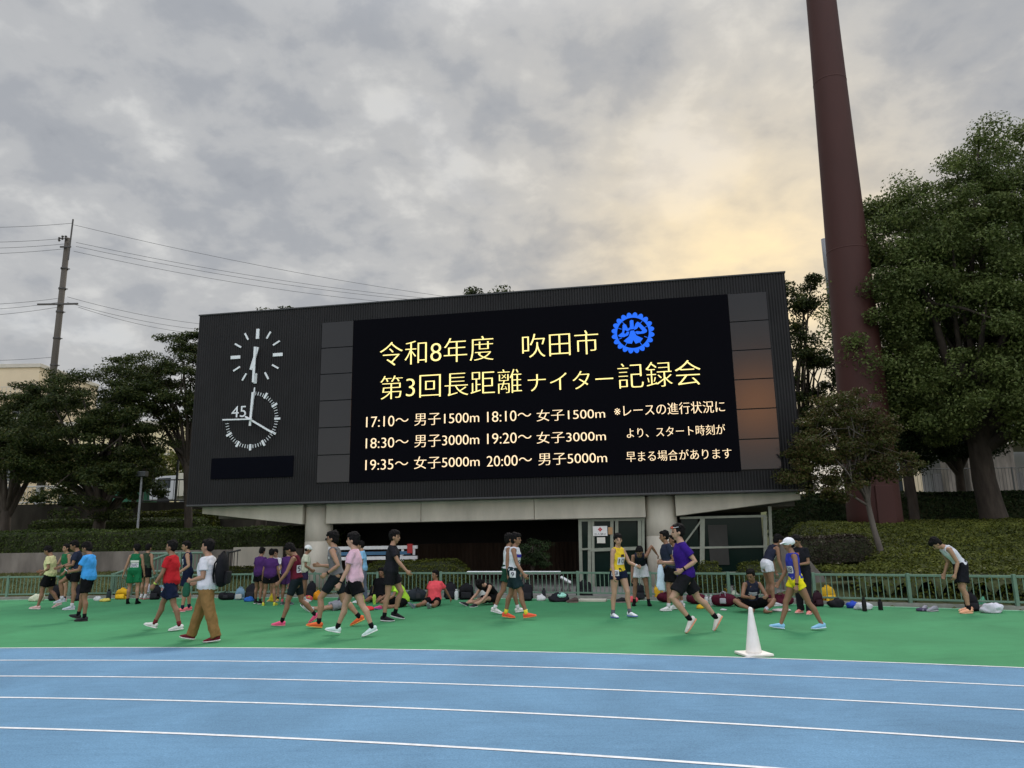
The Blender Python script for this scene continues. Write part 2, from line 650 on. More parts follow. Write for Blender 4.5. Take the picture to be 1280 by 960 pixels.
# ---------------------------------------------------------------- scoreboard
PL = Vector((-11.17, 25.65, 0))
BRZ = math.atan2(-0.17709, 0.98420)
BL, BZ0, BZ1 = 20.05, 2.85, 9.545
MBD = Matrix.Translation(PL) @ Matrix.Rotation(BRZ, 4, 'Z')
NB = Vector((-0.17709, -0.98420, 0))


def ob(x, y, back=0.0):                       # photograph pixel -> (u, z) on the board's face, `back` m behind it
    d = Vector(ray(x, y))
    p0 = PL - NB * back
    t = (p0 - Vector(CAM)).dot(NB) / d.dot(NB)
    p = MBD.inverted() @ (Vector(CAM) + d * t)
    return p.x, p.z


sb = empty('scoreboard', PL, BRZ, 'huge dark electronic scoreboard with two clocks and lit Japanese lettering on concrete legs', 'scoreboard')
M_case = mat('dark ribbed cladding', (0.0135, 0.0132, 0.0137), 0.5, 0.3, 0.6, spec=0.18)
M_panel = mat('glossy grey cladding panel', (0.012, 0.012, 0.013), 0.12, 0.15, 0.5, ior=1.42, spec=0.42)
M_screen = mat('black display glass', (0.0022, 0.0022, 0.004), 0.6, 0.0, spec=0.03)
M_coping = mat('metal coping', (0.05, 0.05, 0.052), 0.45, 0.1)
# casing core and ribbed front sheet
bm = bmesh.new()
box(bm, (0, 0.03, BZ0), (BL, 2.3, BZ1))
obj('casing', bm, M_case, sb)


def ribs(u0, u1, z0, z1, pitch=0.088, d=0.026):
    n = max(1, int(round((u1 - u0) / pitch)))
    p = (u1 - u0) / n
    V, F = [], []
    for k in range(n):
        a = u0 + k * p
        for (du, dy) in ((0, 0), (0.62 * p, 0), (0.70 * p, d), (0.92 * p, d)):
            V += [(a + du, dy, z0), (a + du, dy, z1)]
    V += [(u1, 0, z0), (u1, 0, z1)]
    for i in range(len(V) // 2 - 1):
        F.append((2 * i, 2 * i + 2, 2 * i + 3, 2 * i + 1))
    return V, F


SU0, SU1, SZ0, SZ1 = 5.87, 18.28, 3.42, 8.97
PU0, PU1 = 4.71, 19.46
V, F = [], []
for a in ((0, PU0, BZ0, BZ1), (PU0, PU1, BZ0, SZ0), (PU0, PU1, SZ1, BZ1), (PU1, BL, BZ0, BZ1)):
    v, f = ribs(*a)
    o = len(V)
    V += v
    F += [tuple(i + o for i in q) for q in f]
link('ribbed_cladding', quads_mesh('ribbed_cladding', V, F), sb, M_case)
bm = bmesh.new()
box(bm, (-0.03, -0.03, BZ1 + 0.002), (BL + 0.03, 2.33, BZ1 + 0.05), bevel=0.01)
obj('coping', bm, M_coping, sb)
bm = bmesh.new()
box(bm, (0, -0.03, BZ0 - 0.06), (BL, 2.3, BZ0 - 0.002), bevel=0.01)
obj('bottom_trim', bm, M_coping, sb)
bm = bmesh.new()
box(bm, (SU0, -0.035, SZ0), (SU1, 0.028, SZ1), bevel=0.008)
screen = obj('screen', bm, M_screen, sb)
for u0, u1 in ((PU0, SU0), (SU1, PU1)):
    for k in range(6):
        z0 = SZ0 + 0.03 + k * (SZ1 - SZ0 - 0.03) / 6
        bm = bmesh.new()
        box(bm, (u0 + 0.012, -0.028, z0 + 0.012), (u1 - 0.012, 0.028, z0 + (SZ1 - SZ0 - 0.03) / 6 - 0.012), bevel=0.006)
        obj('cladding_panel', bm, M_panel, sb)
# lit lettering: pixel boxes (left x, right x, bottom y left, bottom y right, top y left)
LINES = [
    ('令和8年度', 474.5, 617, 457, 450.5, 427.5), ('吹田市', 653, 748.6, 447, 442.4, 417.5),
    ('第3回長距離', 475, 652.5, 499, 491, 470), ('ナイター', 660, 767, 489, 484.5, 467), ('記録会', 773, 877, 486, 480.5, 455),
    ('17:10〜', 457.5, 510.5, 534, 532, 521), ('男子1500m', 518, 599, 532.3, 528.5, 517.5), ('18:10〜', 609, 664, 527.5, 525.5, 514.5), ('女子1500m', 671, 756.5, 526.5, 523.5, 512),
    ('18:30〜', 457, 510.5, 560.5, 558.5, 548), ('男子3000m', 518, 599, 559.5, 556, 544.5), ('19:20〜', 609, 664.5, 555, 553, 542), ('女子3000m', 671, 757.5, 554.5, 551.5, 540),
    ('19:35〜', 456.5, 510, 587.7, 586, 575), ('女子5000m', 517.5, 599.5, 586.5, 583.5, 571), ('20:00〜', 608.5, 665, 583, 581.5, 570), ('男子5000m', 673, 759, 581.5, 579, 567),
    ('※レースの進行状況に', 768, 906.6, 520, 516.3, 505.5), ('より、スタート時刻が', 783.7, 907, 547, 543.5, 534.5), ('早まる場合があります', 783, 915, 577, 573.5, 564)]
M_lit_y = mat('lit yellow letters', (0.02, 0.02, 0.02), 0.5, 0, emit=((1.0, 0.84, 0.30), 1.15))
M_lit_w = mat('lit cream letters', (0.02, 0.02, 0.02), 0.5, 0, emit=((1.0, 0.76, 0.47), 1.05))
M_lit_b = mat('lit blue emblem', (0.01, 0.01, 0.02), 0.5, 0, emit=((0.0, 0.115, 0.80), 1.0))
for i, (s, xl, xr, ybl, ybr, ytl) in enumerate(LINES):
    u0, za = ob(xl, ybl, -0.04)
    u1, zb = ob(xr, ybr, -0.04)
    _, zt = ob(xl, ytl, -0.04)
    z0 = (za + zb) / 2
    bm = bmesh.new()
    k = (zt - za) * (0.010 if i < 5 else 0.012)
    for dx, dy in ((-k, -0.0375), (k, -0.0385)):      # upright strokes heavier than level ones, as in the serif lettering
        text_quad(s, lambda u, v: (u + dx, dy, v), u0 + k, u1 - k, z0, z0 + zt - za, bm)
    me = bpy.data.meshes.new('lettering')
    bm.to_mesh(me)
    bm.free()
    o = link('lettering', me, screen, M_lit_y if i < 5 else M_lit_w)
# blue city emblem
ECX, ECY, EK = 545, 490, 10.6667
eu, ez = ob(740 + ECX / EK, 370 + ECY / EK, -0.04)
es = (ob(817.5, 415, -0.04)[0] - ob(764, 415, -0.04)[0]) / 2 / 285.0


def emb(px, py):
    return eu + (px - ECX) * es, ez - (py - ECY) * es + (px - ECX) * es * 0.02


bm = bmesh.new()
NP = 20
out, inn = [], []
for k in range(NP * 12):
    a = 2 * math.pi * k / (NP * 12)
    ph = (k % 12) / 12
    r_ = 238 + 50 * math.sin(math.pi * ph) ** 0.7
    out.append(bm.verts.new((eu + r_ * es * math.cos(a), -0.0375, ez + r_ * es * math.sin(a))))
    inn.append(bm.verts.new((eu + 212 * es * math.cos(a), -0.0375, ez + 212 * es * math.sin(a))))
for k in range(len(out)):
    j = (k + 1) % len(out)
    bm.faces.new((out[k], out[j], inn[j], inn[k]))
for P in ([(510, 322), (530, 308), (560, 316), (562, 440), (510, 440)],
          [(508, 408), (482, 428), (460, 372), (435, 350), (412, 372), (405, 470), (345, 512), (365, 535), (425, 540), (480, 520), (500, 470), (470, 468), (440, 500), (428, 480), (440, 440), (470, 462), (508, 448)],
          [(564, 420), (590, 360), (615, 340), (645, 360), (735, 470), (730, 495), (690, 512), (600, 515), (572, 480), (600, 470), (650, 482), (672, 472), (625, 410), (600, 440), (564, 452)],
          [(515, 458), (562, 458), (590, 530), (675, 580), (640, 625), (575, 645), (545, 590), (525, 640), (470, 632), (415, 595), (490, 535)]):
    bm.faces.new([bm.verts.new((emb(*p)[0], -0.0375, emb(*p)[1])) for p in P])
for a in (22, 50, 130, 158, 202, 238, 302, 338):
    c, s = math.cos(R(a)), math.sin(R(a))
    q = []
    for r_, w_ in ((160, -4), (160, 4), (208, 4), (208, -4)):
        q.append(bm.verts.new((eu + es * (r_ * c - w_ * s), -0.0378, ez + es * (r_ * s + w_ * c))))
    bm.faces.new(q)
me = bpy.data.meshes.new('emblem')
bm.to_mesh(me)
bm.free()
link('emblem', me, screen, M_lit_b)

# clocks
M_mark = mat('white clock paint', (0.72, 0.74, 0.75), 0.5, 0.05)


def bar(bm, cx, cz, ang, r0, r1, w, y0, y1):
    """flat bar from radius r0 to r1 at clock angle ang (0 = up, clockwise)"""
    s, c = math.sin(ang), math.cos(ang)
    pts = [(cx + r * s + q * c, cz + r * c - q * s) for r, q in ((r0, -w / 2), (r0, w / 2), (r1, w / 2), (r1, -w / 2))]
    poly_prism(bm, pts, lambda u, v, d: (u, d, v), y0, y1)


def part_bar(name, parent, *a):
    bm = bmesh.new()
    bar(bm, *a)
    return obj(name, bm, M_mark, parent)


c1u, c1z = 2.31, 7.93
ck = bpy.data.objects.new('analog_clock', None)
COL.objects.link(ck)
ck.parent = sb
for h in range(12):
    big = h % 3 == 0
    part_bar('hour_mark', ck, c1u, c1z, R(30 * h), 0.62 if big else 0.70, 0.98 if big else 0.98, 0.115 if big else 0.060, -0.03, -0.002)
part_bar('minute_hand', ck, c1u, c1z, R(180), -0.30, 0.96, 0.085, -0.16, -0.13)
part_bar('hour_hand', ck, c1u, c1z, R(195), -0.30, 0.52, 0.10, -0.12, -0.09)
c2u, c2z = 2.26, 5.68
ck2 = bpy.data.objects.new('timer_clock', None)
COL.objects.link(ck2)
ck2.parent = sb
bm = bmesh.new()
for mnt in range(0, 46):
    if mnt % 5:
        bar(bm, c2u, c2z, R(6 * mnt), 0.86, 0.98, 0.019, -0.03, -0.002)
obj('minute_ring', bm, M_mark, ck2)
for h in range(1, 9):
    part_bar('hour_mark', ck2, c2u, c2z, R(30 * h), 0.84, 1.05, 0.075, -0.034, -0.002)
part_bar('thick_hand', ck2, c2u, c2z, R(2), -0.22, 0.95, 0.075, -0.12, -0.09)
part_bar('start_mark', ck2, c2u, c2z, R(4), 0.10, 1.12, 0.045, -0.085, -0.065)
part_bar('minute_hand', ck2, c2u, c2z, R(120), -0.20, 1.0, 0.06, -0.16, -0.13)
part_bar('second_hand', ck2, c2u, c2z, R(271), -0.10, 1.0, 0.045, -0.20, -0.17)
u0, z0 = ob(289, 522, -0.02)
u1, z1 = ob(308, 507, -0.02)
bm = bmesh.new()
text_quad('45', lambda u, v: (u, -0.02, v), u0, u1, z0, z1, bm)
me = bpy.data.meshes.new('numeral')
bm.to_mesh(me)
bm.free()
link('numeral', me, ck2, M_mark)
bm = bmesh.new()
box(bm, (0.85, -0.04, 3.69), (3.87, -0.002, 4.40), bevel=0.008)
obj('digital_panel', bm, mat('dark blue digit panel', (0.0022, 0.0026, 0.0055), 0.6, 0.1, spec=0.03), sb)
# concrete beam and columns
CU = (4.43, 15.86)
zb0, zb1 = 2.13, BZ0 - 0.062
for prof, nm in (([(0.28, zb1), (0.28, 2.56), (CU[0] - 0.42, zb0), (CU[0] - 0.42, zb1)], 'beam'),
                 ([(CU[0] + 0.42, zb1), (CU[0] + 0.42, zb0), (8.15, zb0), (8.15, zb1)], 'beam'),
                 ([(8.165, zb1), (8.165, zb0), (11.9, zb0), (11.9, zb1)], 'beam'),
                 ([(11.915, zb1), (11.915, zb0), (CU[1] - 0.46, zb0), (CU[1] - 0.46, zb1)], 'beam'),
                 ([(CU[1] + 0.46, zb1), (CU[1] + 0.46, zb0 + 0.02), (20.0, 2.56), (20.0, zb1)], 'beam')):
    bm = bmesh.new()
    poly_prism(bm, prof, lambda u, v, d: (u, d, v), 0.5, 1.5)
    bmesh.ops.bevel(bm, geom=list(bm.edges), offset=0.012, segments=1, affect='EDGES')
    obj('concrete_beam', bm, M_conc, sb)
for u, r_ in zip(CU, (0.46, 0.50)):
    bm = bmesh.new()
    lathe(bm, [(r_, 0.0), (r_, 1.52), (r_ - 0.008, 1.525), (r_ - 0.008, 1.535), (r_, 1.54), (r_, zb1)], 40, (u, 0.5 + r_ - 0.03, 0.03))
    o = obj('column', bm, M_conc, sb, smooth=True)
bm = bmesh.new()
box(bm, (0.3, 1.51, 2.40), (20.0, 8.6, 2.77))  # added ceiling slab that keeps skylight out of the space below
obj('added_shade_slab', bm, M_conc_dark, sb)

# brown wall and added dark backing behind the legs
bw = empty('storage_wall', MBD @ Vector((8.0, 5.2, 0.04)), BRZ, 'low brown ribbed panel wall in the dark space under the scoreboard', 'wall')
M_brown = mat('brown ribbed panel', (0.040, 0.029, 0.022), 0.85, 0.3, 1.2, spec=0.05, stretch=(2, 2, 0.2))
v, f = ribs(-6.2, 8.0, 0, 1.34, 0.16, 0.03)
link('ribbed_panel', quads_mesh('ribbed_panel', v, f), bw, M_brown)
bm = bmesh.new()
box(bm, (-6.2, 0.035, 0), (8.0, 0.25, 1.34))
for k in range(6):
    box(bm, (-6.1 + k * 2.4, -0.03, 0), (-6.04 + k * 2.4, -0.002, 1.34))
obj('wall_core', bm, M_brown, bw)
dk = empty('shade_backing', MBD @ Vector((9.0, 8.3, 0.0)), BRZ, 'added dark backing for the painted shade deep under the scoreboard', 'wall')
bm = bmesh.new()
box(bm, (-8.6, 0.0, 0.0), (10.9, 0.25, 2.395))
obj('wall_face', bm, mat('painted deep shade', (0.018, 0.017, 0.016), 0.9, 0.2, 1), dk)  # added sheet, deep shade of the void painted as near-black colour

# glazed entrance between the beam and the right leg
M_frame = mat('pale green metal frame', (0.23, 0.25, 0.20), 0.45, 0.15, 5)
M_glass = mat('dark tinted glass', (0.006, 0.014, 0.011), 0.10, 0.0, spec=0.10)


def glazing(name, label, back, bars, panes, cat, dz=0.0):
    """bars: (x0, y0, x1, y1, half width) in photograph pixels on a plane `back` metres behind the board's face"""
    e0 = empty(name, MBD @ Vector((0, back, 0)), BRZ, label, cat)
    bm = bmesh.new()
    for k, (xa, ya, xb, yb, hw) in enumerate(bars):
        a = Vector((ob(xa, ya, back)[0], 0, ob(xa, ya, back)[1]))
        b = Vector((ob(xb, yb, back)[0], 0, ob(xb, yb, back)[1]))
        d = (b - a).normalized()
        s = Vector((d.z, 0, -d.x)) * hw
        q = [a - s, a + s, b + s, b - s]
        dd = 0.05 + 0.003 * k
        poly_prism(bm, [(p.x, p.z) for p in q], lambda u, v, y: (u, y, v), -dd, dd)
    obj('frame', bm, M_frame, e0)
    for (xa, ya, xb, yb, m) in panes:
        ua, za = ob(xa, ya, back)
        ub, zb_ = ob(xb, yb, back)
        bm = bmesh.new()
        box(bm, (ua, -0.012, min(za, zb_)), (ub, 0.012, max(za, zb_)))
        obj('pane', bm, m, e0)
    return e0


ge = glazing('glass_entrance', 'tall glass double door with pale green metal frame left of the right concrete leg', 0.75,
             [(725, 650, 727, 741, 0.05), (737, 650, 737, 741, 0.05), (741, 650, 742, 741, 0.045), (765, 650, 765, 740, 0.05), (771, 650, 771, 740, 0.05),
              (799.5, 649, 800, 739, 0.055), (804, 649, 804.5, 739, 0.04), (723, 650.5, 806, 649, 0.04), (738, 687.5, 803, 685, 0.05), (727, 686.5, 738, 686, 0.03), (738, 739, 803, 737, 0.05)],
             [(726, 651, 737, 740, M_glass), (741, 651, 766, 740, M_glass), (770, 651, 800, 739, M_glass)], 'door')
gr_ = glazing('glazed_enclosure', 'wide dark green glazed enclosure right of the right concrete leg', 0.85,
              [(878, 646, 877.5, 724, 0.07), (850, 647.5, 958, 645, 0.035), (956, 645, 957, 722, 0.055), (851, 685, 960, 683, 0.03), (962, 633, 965, 722, 0.045), (852, 684, 877, 650, 0.025), (853, 718, 962, 715, 0.04)],
              [(851, 648, 877, 730, M_glass), (878, 646, 957, 730, M_glass)], 'glazed wall')
# pale board seen inside the enclosure stands before the glass as a sheet leaning in the frame
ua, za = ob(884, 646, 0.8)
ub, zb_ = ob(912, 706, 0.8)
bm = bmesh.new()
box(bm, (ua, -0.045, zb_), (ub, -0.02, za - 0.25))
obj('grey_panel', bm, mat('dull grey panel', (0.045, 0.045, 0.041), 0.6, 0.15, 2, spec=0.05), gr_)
for nm, lab, xa, ya, xb, yb, col, cat in (
        ('sign', 'white board with a red diamond and four black characters on the glass door', 741.5, 657.5, 759, 670, (0.72, 0.72, 0.70), 'sign'),
        ('paper_notice', 'small brown paper notice beside the white sign on the glass door', 760.5, 659, 765.5, 668, (0.42, 0.25, 0.12), 'notice'),
        ('paper_notice', 'small white paper notice below the white sign on the glass door', 746.5, 671.5, 756.5, 679, (0.62, 0.61, 0.54), 'notice')):
    ua, za = ob(xa, yb, 0.70)
    ub, zb_ = ob(xb, ya, 0.70)
    s0 = empty(nm, MBD @ Vector((ua, 0.68, za)), BRZ, lab, cat)
    bm = bmesh.new()
    W_, H_ = ub - ua, zb_ - za
    box(bm, (0, -0.012, 0), (W_, 0.0, H_))
    obj('board', bm, mat(nm + cat + str(xa), col, 0.6, 0.05, 4), s0)
    if nm == 'sign':
        bm = bmesh.new()
        q = H_ * 0.115
        for du, dv in ((0, 1), (0, -1), (1, 0), (-1, 0)):
            cx, cz = W_ * 0.5 + du * q * 1.08, H_ * 0.66 + dv * q * 1.08
            bm.faces.new([bm.verts.new((cx + a * q, -0.014, cz + b * q)) for a, b in ((0, -1), (1, 0), (0, 1), (-1, 0))])
        obj('red_mark', bm, mat('red print', (0.45, 0.03, 0.04), 0.6, 0), s0)
        bm = bmesh.new()
        text_quad('立入禁止', lambda u, v: (u, -0.014, v), W_ * 0.08, W_ * 0.92, H_ * 0.07, H_ * 0.30, bm)
        me = bpy.data.meshes.new('lettering')
        bm.to_mesh(me)
        bm.free()
        link('lettering', me, s0, mat('black print', (0.02, 0.02, 0.02), 0.6, 0))

# concrete slope wall seen right of the enclosure
a, b = gnd(966, 732), atY(1000, 690, 22.3)
sw = empty('concrete_ramp_wall', (7.85, 21.2, 0), R(-14), 'slanting grey concrete ramp wall beside the glazed enclosure', 'wall')
bm = bmesh.new()
poly_prism(bm, [(-0.45, 0), (0.75, 0), (0.62, 0.4), (-0.05, 1.3), (-0.45, 1.3)], lambda u, v, d: (u, d, v), 0, 0.25)
bmesh.ops.bevel(bm, geom=list(bm.edges), offset=0.015, segments=1, affect='EDGES')
obj('wall_face', bm, M_conc_dark, sw)

# ---------------------------------------------------------------- retaining walls
def wall(name, lab, x0, x1, y, z0, z1, th, m, rz=0.0, cap=True):
    e0 = empty(name, ((x0 + x1) / 2, y, z0), rz, lab, 'wall')
    hw = (x1 - x0) / 2
    bm = bmesh.new()
    n = max(1, int((x1 - x0) / 3.0))
    for k in range(n):
        a = -hw + 2 * hw * k / n
        box(bm, (a + 0.004, 0, 0), (a + 2 * hw / n - 0.004, th, z1 - z0 - (0.1 if cap else 0)), bevel=0.008)
    obj('wall_face', bm, m, e0)
    if cap:
        bm = bmesh.new()
        box(bm, (-hw, -0.04, z1 - z0 - 0.098), (hw, th + 0.03, z1 - z0), bevel=0.012)
        obj('coping', bm, M_conc, e0)
    return e0


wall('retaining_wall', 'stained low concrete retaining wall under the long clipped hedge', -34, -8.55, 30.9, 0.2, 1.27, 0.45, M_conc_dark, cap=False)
wall('retaining_wall', 'dark upper retaining wall below the street railing', -50, -9.6, 40.6, 1.2, 3.72, 0.4, mat('shade darkened concrete', (0.050, 0.046, 0.038), 0.95, 0.4, 1.2, 0.2, 25, spec=0.05, stretch=(1, 1, 0.3)), cap=False)  # tree shade is put into this wall's darker concrete colour
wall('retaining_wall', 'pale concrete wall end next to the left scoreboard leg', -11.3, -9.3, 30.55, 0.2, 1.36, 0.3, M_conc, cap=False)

# ---------------------------------------------------------------- greenery
LM_cherry = leaf_mat('cherry leaves', [(0.013, 0.022, 0.006), (0.026, 0.043, 0.011), (0.044, 0.062, 0.016), (0.070, 0.074, 0.023)])
LM_camphor = leaf_mat('camphor leaves', [(0.048, 0.070, 0.018), (0.072, 0.104, 0.028), (0.100, 0.132, 0.042), (0.130, 0.160, 0.056)])
LM_dark = leaf_mat('dark evergreen leaves', [(0.014, 0.028, 0.011), (0.025, 0.046, 0.017), (0.042, 0.066, 0.025)])
LM_maple = leaf_mat('turning maple leaves', [(0.036, 0.050, 0.012), (0.058, 0.056, 0.018), (0.078, 0.052, 0.026), (0.056, 0.066, 0.017), (0.042, 0.060, 0.013)])
LM_hedge = leaf_mat('clipped hedge leaves', [(0.030, 0.050, 0.012), (0.050, 0.078, 0.018), (0.078, 0.104, 0.026)])
LM_azalea = leaf_mat('azalea leaves', [(0.042, 0.054, 0.008), (0.060, 0.075, 0.011), (0.084, 0.098, 0.016), (0.118, 0.130, 0.024)])
LM_purple = leaf_mat('purple shrub leaves', [(0.030, 0.022, 0.022), (0.052, 0.040, 0.036), (0.062, 0.060, 0.034)])
M_bark = mat('dark bark', (0.055, 0.045, 0.036), 0.95, 0.35, 5, 0.6, 12, stretch=(1, 1, 0.3))
M_bark_pale = mat('pale grey bark', (0.115, 0.10, 0.085), 0.9, 0.3, 8, 0.4, 14, stretch=(1, 1, 0.3))


def tree(label, base, lean, h_fork, r0, lobes, n_clusters, n_leaves, L, W, lm, bark, group=None, spread=0.55, flat=0.6, limbs=14, name='tree', rmin=0.55, seedv=1):
    """lobes: (centre offset from base, radii); leaf clusters fill the outer part of each lobe, limbs reach into them"""
    global rng
    rng = np.random.default_rng(seedv)
    rr = random.Random(seedv)
    t = empty(name, base, 0, label, 'tree', group)
    vol = np.array([r[0] * r[1] * r[2] for _, r in lobes]) ** 0.7
    vol /= vol.sum()
    cl = []
    for (c, r), v in zip(lobes, vol):
        k = max(3, int(n_clusters * v))
        d = rng.normal(size=(k, 3))
        d /= np.linalg.norm(d, axis=1, keepdims=True)
        q = rng.uniform(rmin, 1.06, size=(k, 1))
        cl.append(np.array(c) + d * q * np.array(r))
    cl = np.concatenate(cl)
    w_ = rng.uniform(0.5, 1.5, size=len(cl))
    w_ /= w_.sum()
    idx = rng.choice(len(cl), size=n_leaves, p=w_)
    sz = rng.uniform(0.55, 1.25, size=len(cl)) * spread
    off = rng.normal(size=(n_leaves, 3))
    off /= np.linalg.norm(off, axis=1, keepdims=True) + 1e-9
    off *= rng.uniform(0, 1, size=(n_leaves, 1)) ** 0.5 * sz[idx][:, None]
    off[:, 2] *= flat
    out = off / (np.linalg.norm(off, axis=1, keepdims=True) + 1e-9)
    leaves_obj('crown', cl[idx] + off, L, W, lm, t, up=0.5, out=out * 0.7, droop=0.3)
    # trunk and limbs
    bm = bmesh.new()
    fork = Vector((lean[0] * h_fork, lean[1] * h_fork, h_fork))
    mid = fork * 0.5 + Vector((rr.uniform(-.1, .1), rr.uniform(-.1, .1), 0)) * h_fork * 0.3
    tube(bm, [(0, 0, -0.3), (0, 0, 0.1), mid * 0.5, mid, fork], [r0 * 1.35, r0 * 1.15, r0, r0 * 0.92, r0 * 0.8], seg=12)
    order = list(range(len(cl)))
    rr.shuffle(order)
    for i in order[:limbs]:
        e_ = Vector(cl[i])
        st = fork * rr.uniform(0.72, 1.0)
        m1 = st.lerp(e_, 0.4) + Vector((rr.uniform(-.3, .3), rr.uniform(-.3, .3), rr.uniform(0.1, .6)))
        m2 = st.lerp(e_, 0.75) + Vector((rr.uniform(-.25, .25), rr.uniform(-.25, .25), rr.uniform(-.1, .3)))
        k = rr.uniform(0.35, 0.6) * r0
        tube(bm, [st, m1, m2, e_], [k, k * 0.7, k * 0.4, k * 0.12], seg=7)
        for _ in range(2):
            j = order[rr.randrange(len(order))]
            e2 = Vector(cl[j])
            if (e2 - m2).length < 3.2:
                tube(bm, [m2, m2.lerp(e2, 0.5) + Vector((0, 0, .15)), e2], [k * 0.36, k * 0.22, k * 0.08], seg=6)
    obj('trunk', bm, bark, t, smooth=True)
    return t


def at_terr(px, Y):
    p = atY(px, 660, Y)
    return Vector((p.x, Y, terrain_z(p.x, Y)))


# left cherry trees
b0 = at_terr(122, 35.5)
tree('broad dark cherry tree left of the scoreboard, its low crown hiding the street', b0, (0.05, 0.0), 1.6, 0.30,
     [((-1.6, 0.0, 5.0), (3.2, 2.6, 2.6)), ((0.8, 0.3, 5.2), (2.1, 2.3, 2.3)), ((-3.6, 0.4, 5.0), (2.1, 2.0, 1.6)), ((1.9, -0.4, 3.4), (1.2, 1.4, 1.2)), ((0.2, -1.0, 2.8), (3.0, 1.8, 1.5)), ((-0.4, 0.3, 7.3), (2.4, 1.9, 1.5)), ((-3.0, -0.3, 4.0), (1.8, 1.6, 0.8)), ((1.2, 0.2, 7.4), (1.7, 1.6, 1.2))],
     330, 105000, 0.125, 0.062, LM_cherry, M_bark, spread=0.68, flat=0.42, rmin=0.42, limbs=24, seedv=11, name='cherry_tree')
b1 = at_terr(238, 37.5)
tree('slender cherry tree with forked dark trunk close to the scoreboard left edge', b1, (-0.10, 0), 4.6, 0.20,
     [((-0.9, 0, 9.2), (2.6, 2.0, 1.8)), ((-2.6, 0, 8.0), (1.9, 1.7, 1.5)), ((0.2, 0, 7.2), (1.7, 1.6, 1.6)), ((-1.9, 0.2, 6.2), (1.5, 1.3, 1.0)), ((-0.5, 0.4, 10.3), (2.0, 1.5, 0.9)), ((-3.6, 0.1, 9.2), (1.3, 1.2, 0.8))],
     150, 40000, 0.125, 0.062, LM_cherry, M_bark, spread=0.66, flat=0.4, rmin=0.42, limbs=22, seedv=12, name='cherry_tree')
b2 = at_terr(8, 37.0)
tree('dark cherry tree at the left edge of the picture', b2, (-0.05, 0), 1.9, 0.26,
     [((-0.6, 0, 5.7), (2.8, 2.2, 2.0)), ((0.9, -0.2, 4.8), (2.0, 1.8, 1.3)), ((-2.4, 0, 5.2), (2.2, 2.0, 1.7)), ((0.8, 0, 7.0), (2.0, 1.6, 1.2)), ((1.5, 0, 7.9), (1.5, 1.4, 1.2))],
     195, 54000, 0.125, 0.062, LM_cherry, M_bark, spread=0.68, flat=0.42, rmin=0.42, limbs=18, seedv=13, name='cherry_tree')
b3 = at_terr(165, 52.0)
tree('pale green street tree behind the street fence', b3, (0, 0), 1.6, 0.18,
     [((0, 0, 3.0), (2.2, 1.6, 1.4)), ((2.6, 0, 2.6), (1.8, 1.4, 1.2))], 60, 12000, 0.2, 0.1, LM_azalea, M_bark, spread=0.7, limbs=8, seedv=14)
# trees whose tips rise over the scoreboard
for px, topY, sd_ in ((325, 383, 15), (606, 363, 16)):
    bb = at_terr(px, 34.5)
    hh = EYE + 34.5 * (672 - topY) / FPX * 1.06 - bb.z
    tree('tree behind the scoreboard showing only its tip above the top edge' + (' near the clocks' if px < 400 else ' above the middle'), bb, (0, 0), 3.0, 0.25,
         [((0, 0, hh - 1.5), (1.2, 1.2, 1.5)), ((0.2, 0, hh - 4), (2.4, 2.2, 2.2)), ((0, 0, hh - 7), (2.8, 2.4, 2.2))], 70, 15000, 0.17, 0.085, LM_cherry, M_bark, spread=0.7, limbs=12, seedv=sd_)
# big camphor tree on the right
b4 = at_terr(1246, 31.0)
tree('large full camphor tree with thick dark trunk on the right', b4, (-0.06, 0), 4.2, 0.48,
     [((-2.3, -0.6, 12.0), (2.2, 2.2, 2.0)), ((-3.6, -1.0, 10.2), (2.3, 2.2, 2.2)), ((-4.0, -0.9, 8.2), (2.1, 2.0, 2.0)), ((-3.8, -1.2, 6.2), (1.8, 1.7, 1.6)), ((-3.0, 0.6, 9.0), (2.4, 2.0, 2.8)), ((-2.4, 0.4, 12.6), (2.3, 2.0, 2.2)), ((-2.6, -1.6, 4.6), (1.6, 1.5, 1.0)), ((4.4, -1.6, 4.3), (2.0, 1.6, 1.0)), ((-0.5, -0.6, 13.8), (2.5, 2.4, 2.2)), ((2.3, -0.6, 15.0), (2.8, 2.6, 2.4)),
      ((5.4, -0.6, 15.4), (3.2, 2.6, 2.6)), ((-0.4, -1.6, 10.8), (2.9, 2.8, 2.6)), ((2.3, -1.2, 12.2), (3.3, 3.0, 2.8)), ((-1.2, -1.8, 7.8), (2.7, 2.6, 2.5)), ((2.2, -2.0, 9.0), (3.2, 2.6, 2.7)), ((5.6, -1.0, 11.6), (3.4, 2.8, 3.1)),
      ((5.4, -1.0, 8.2), (3.2, 2.6, 2.8)), ((1.2, -2.4, 6.3), (2.6, 2.2, 2.1)), ((-1.6, -2.2, 5.4), (2.1, 1.8, 1.5)), ((3.6, -1.8, 5.4), (2.3, 1.8, 1.5)), ((0.6, -2.0, 4.4), (1.8, 1.5, 0.9))],
     900, 330000, 0.135, 0.072, LM_camphor, M_bark, spread=0.84, flat=0.68, limbs=36, rmin=0.72, seedv=21, name='camphor_tree')
b5 = at_terr(1012, 36.0)
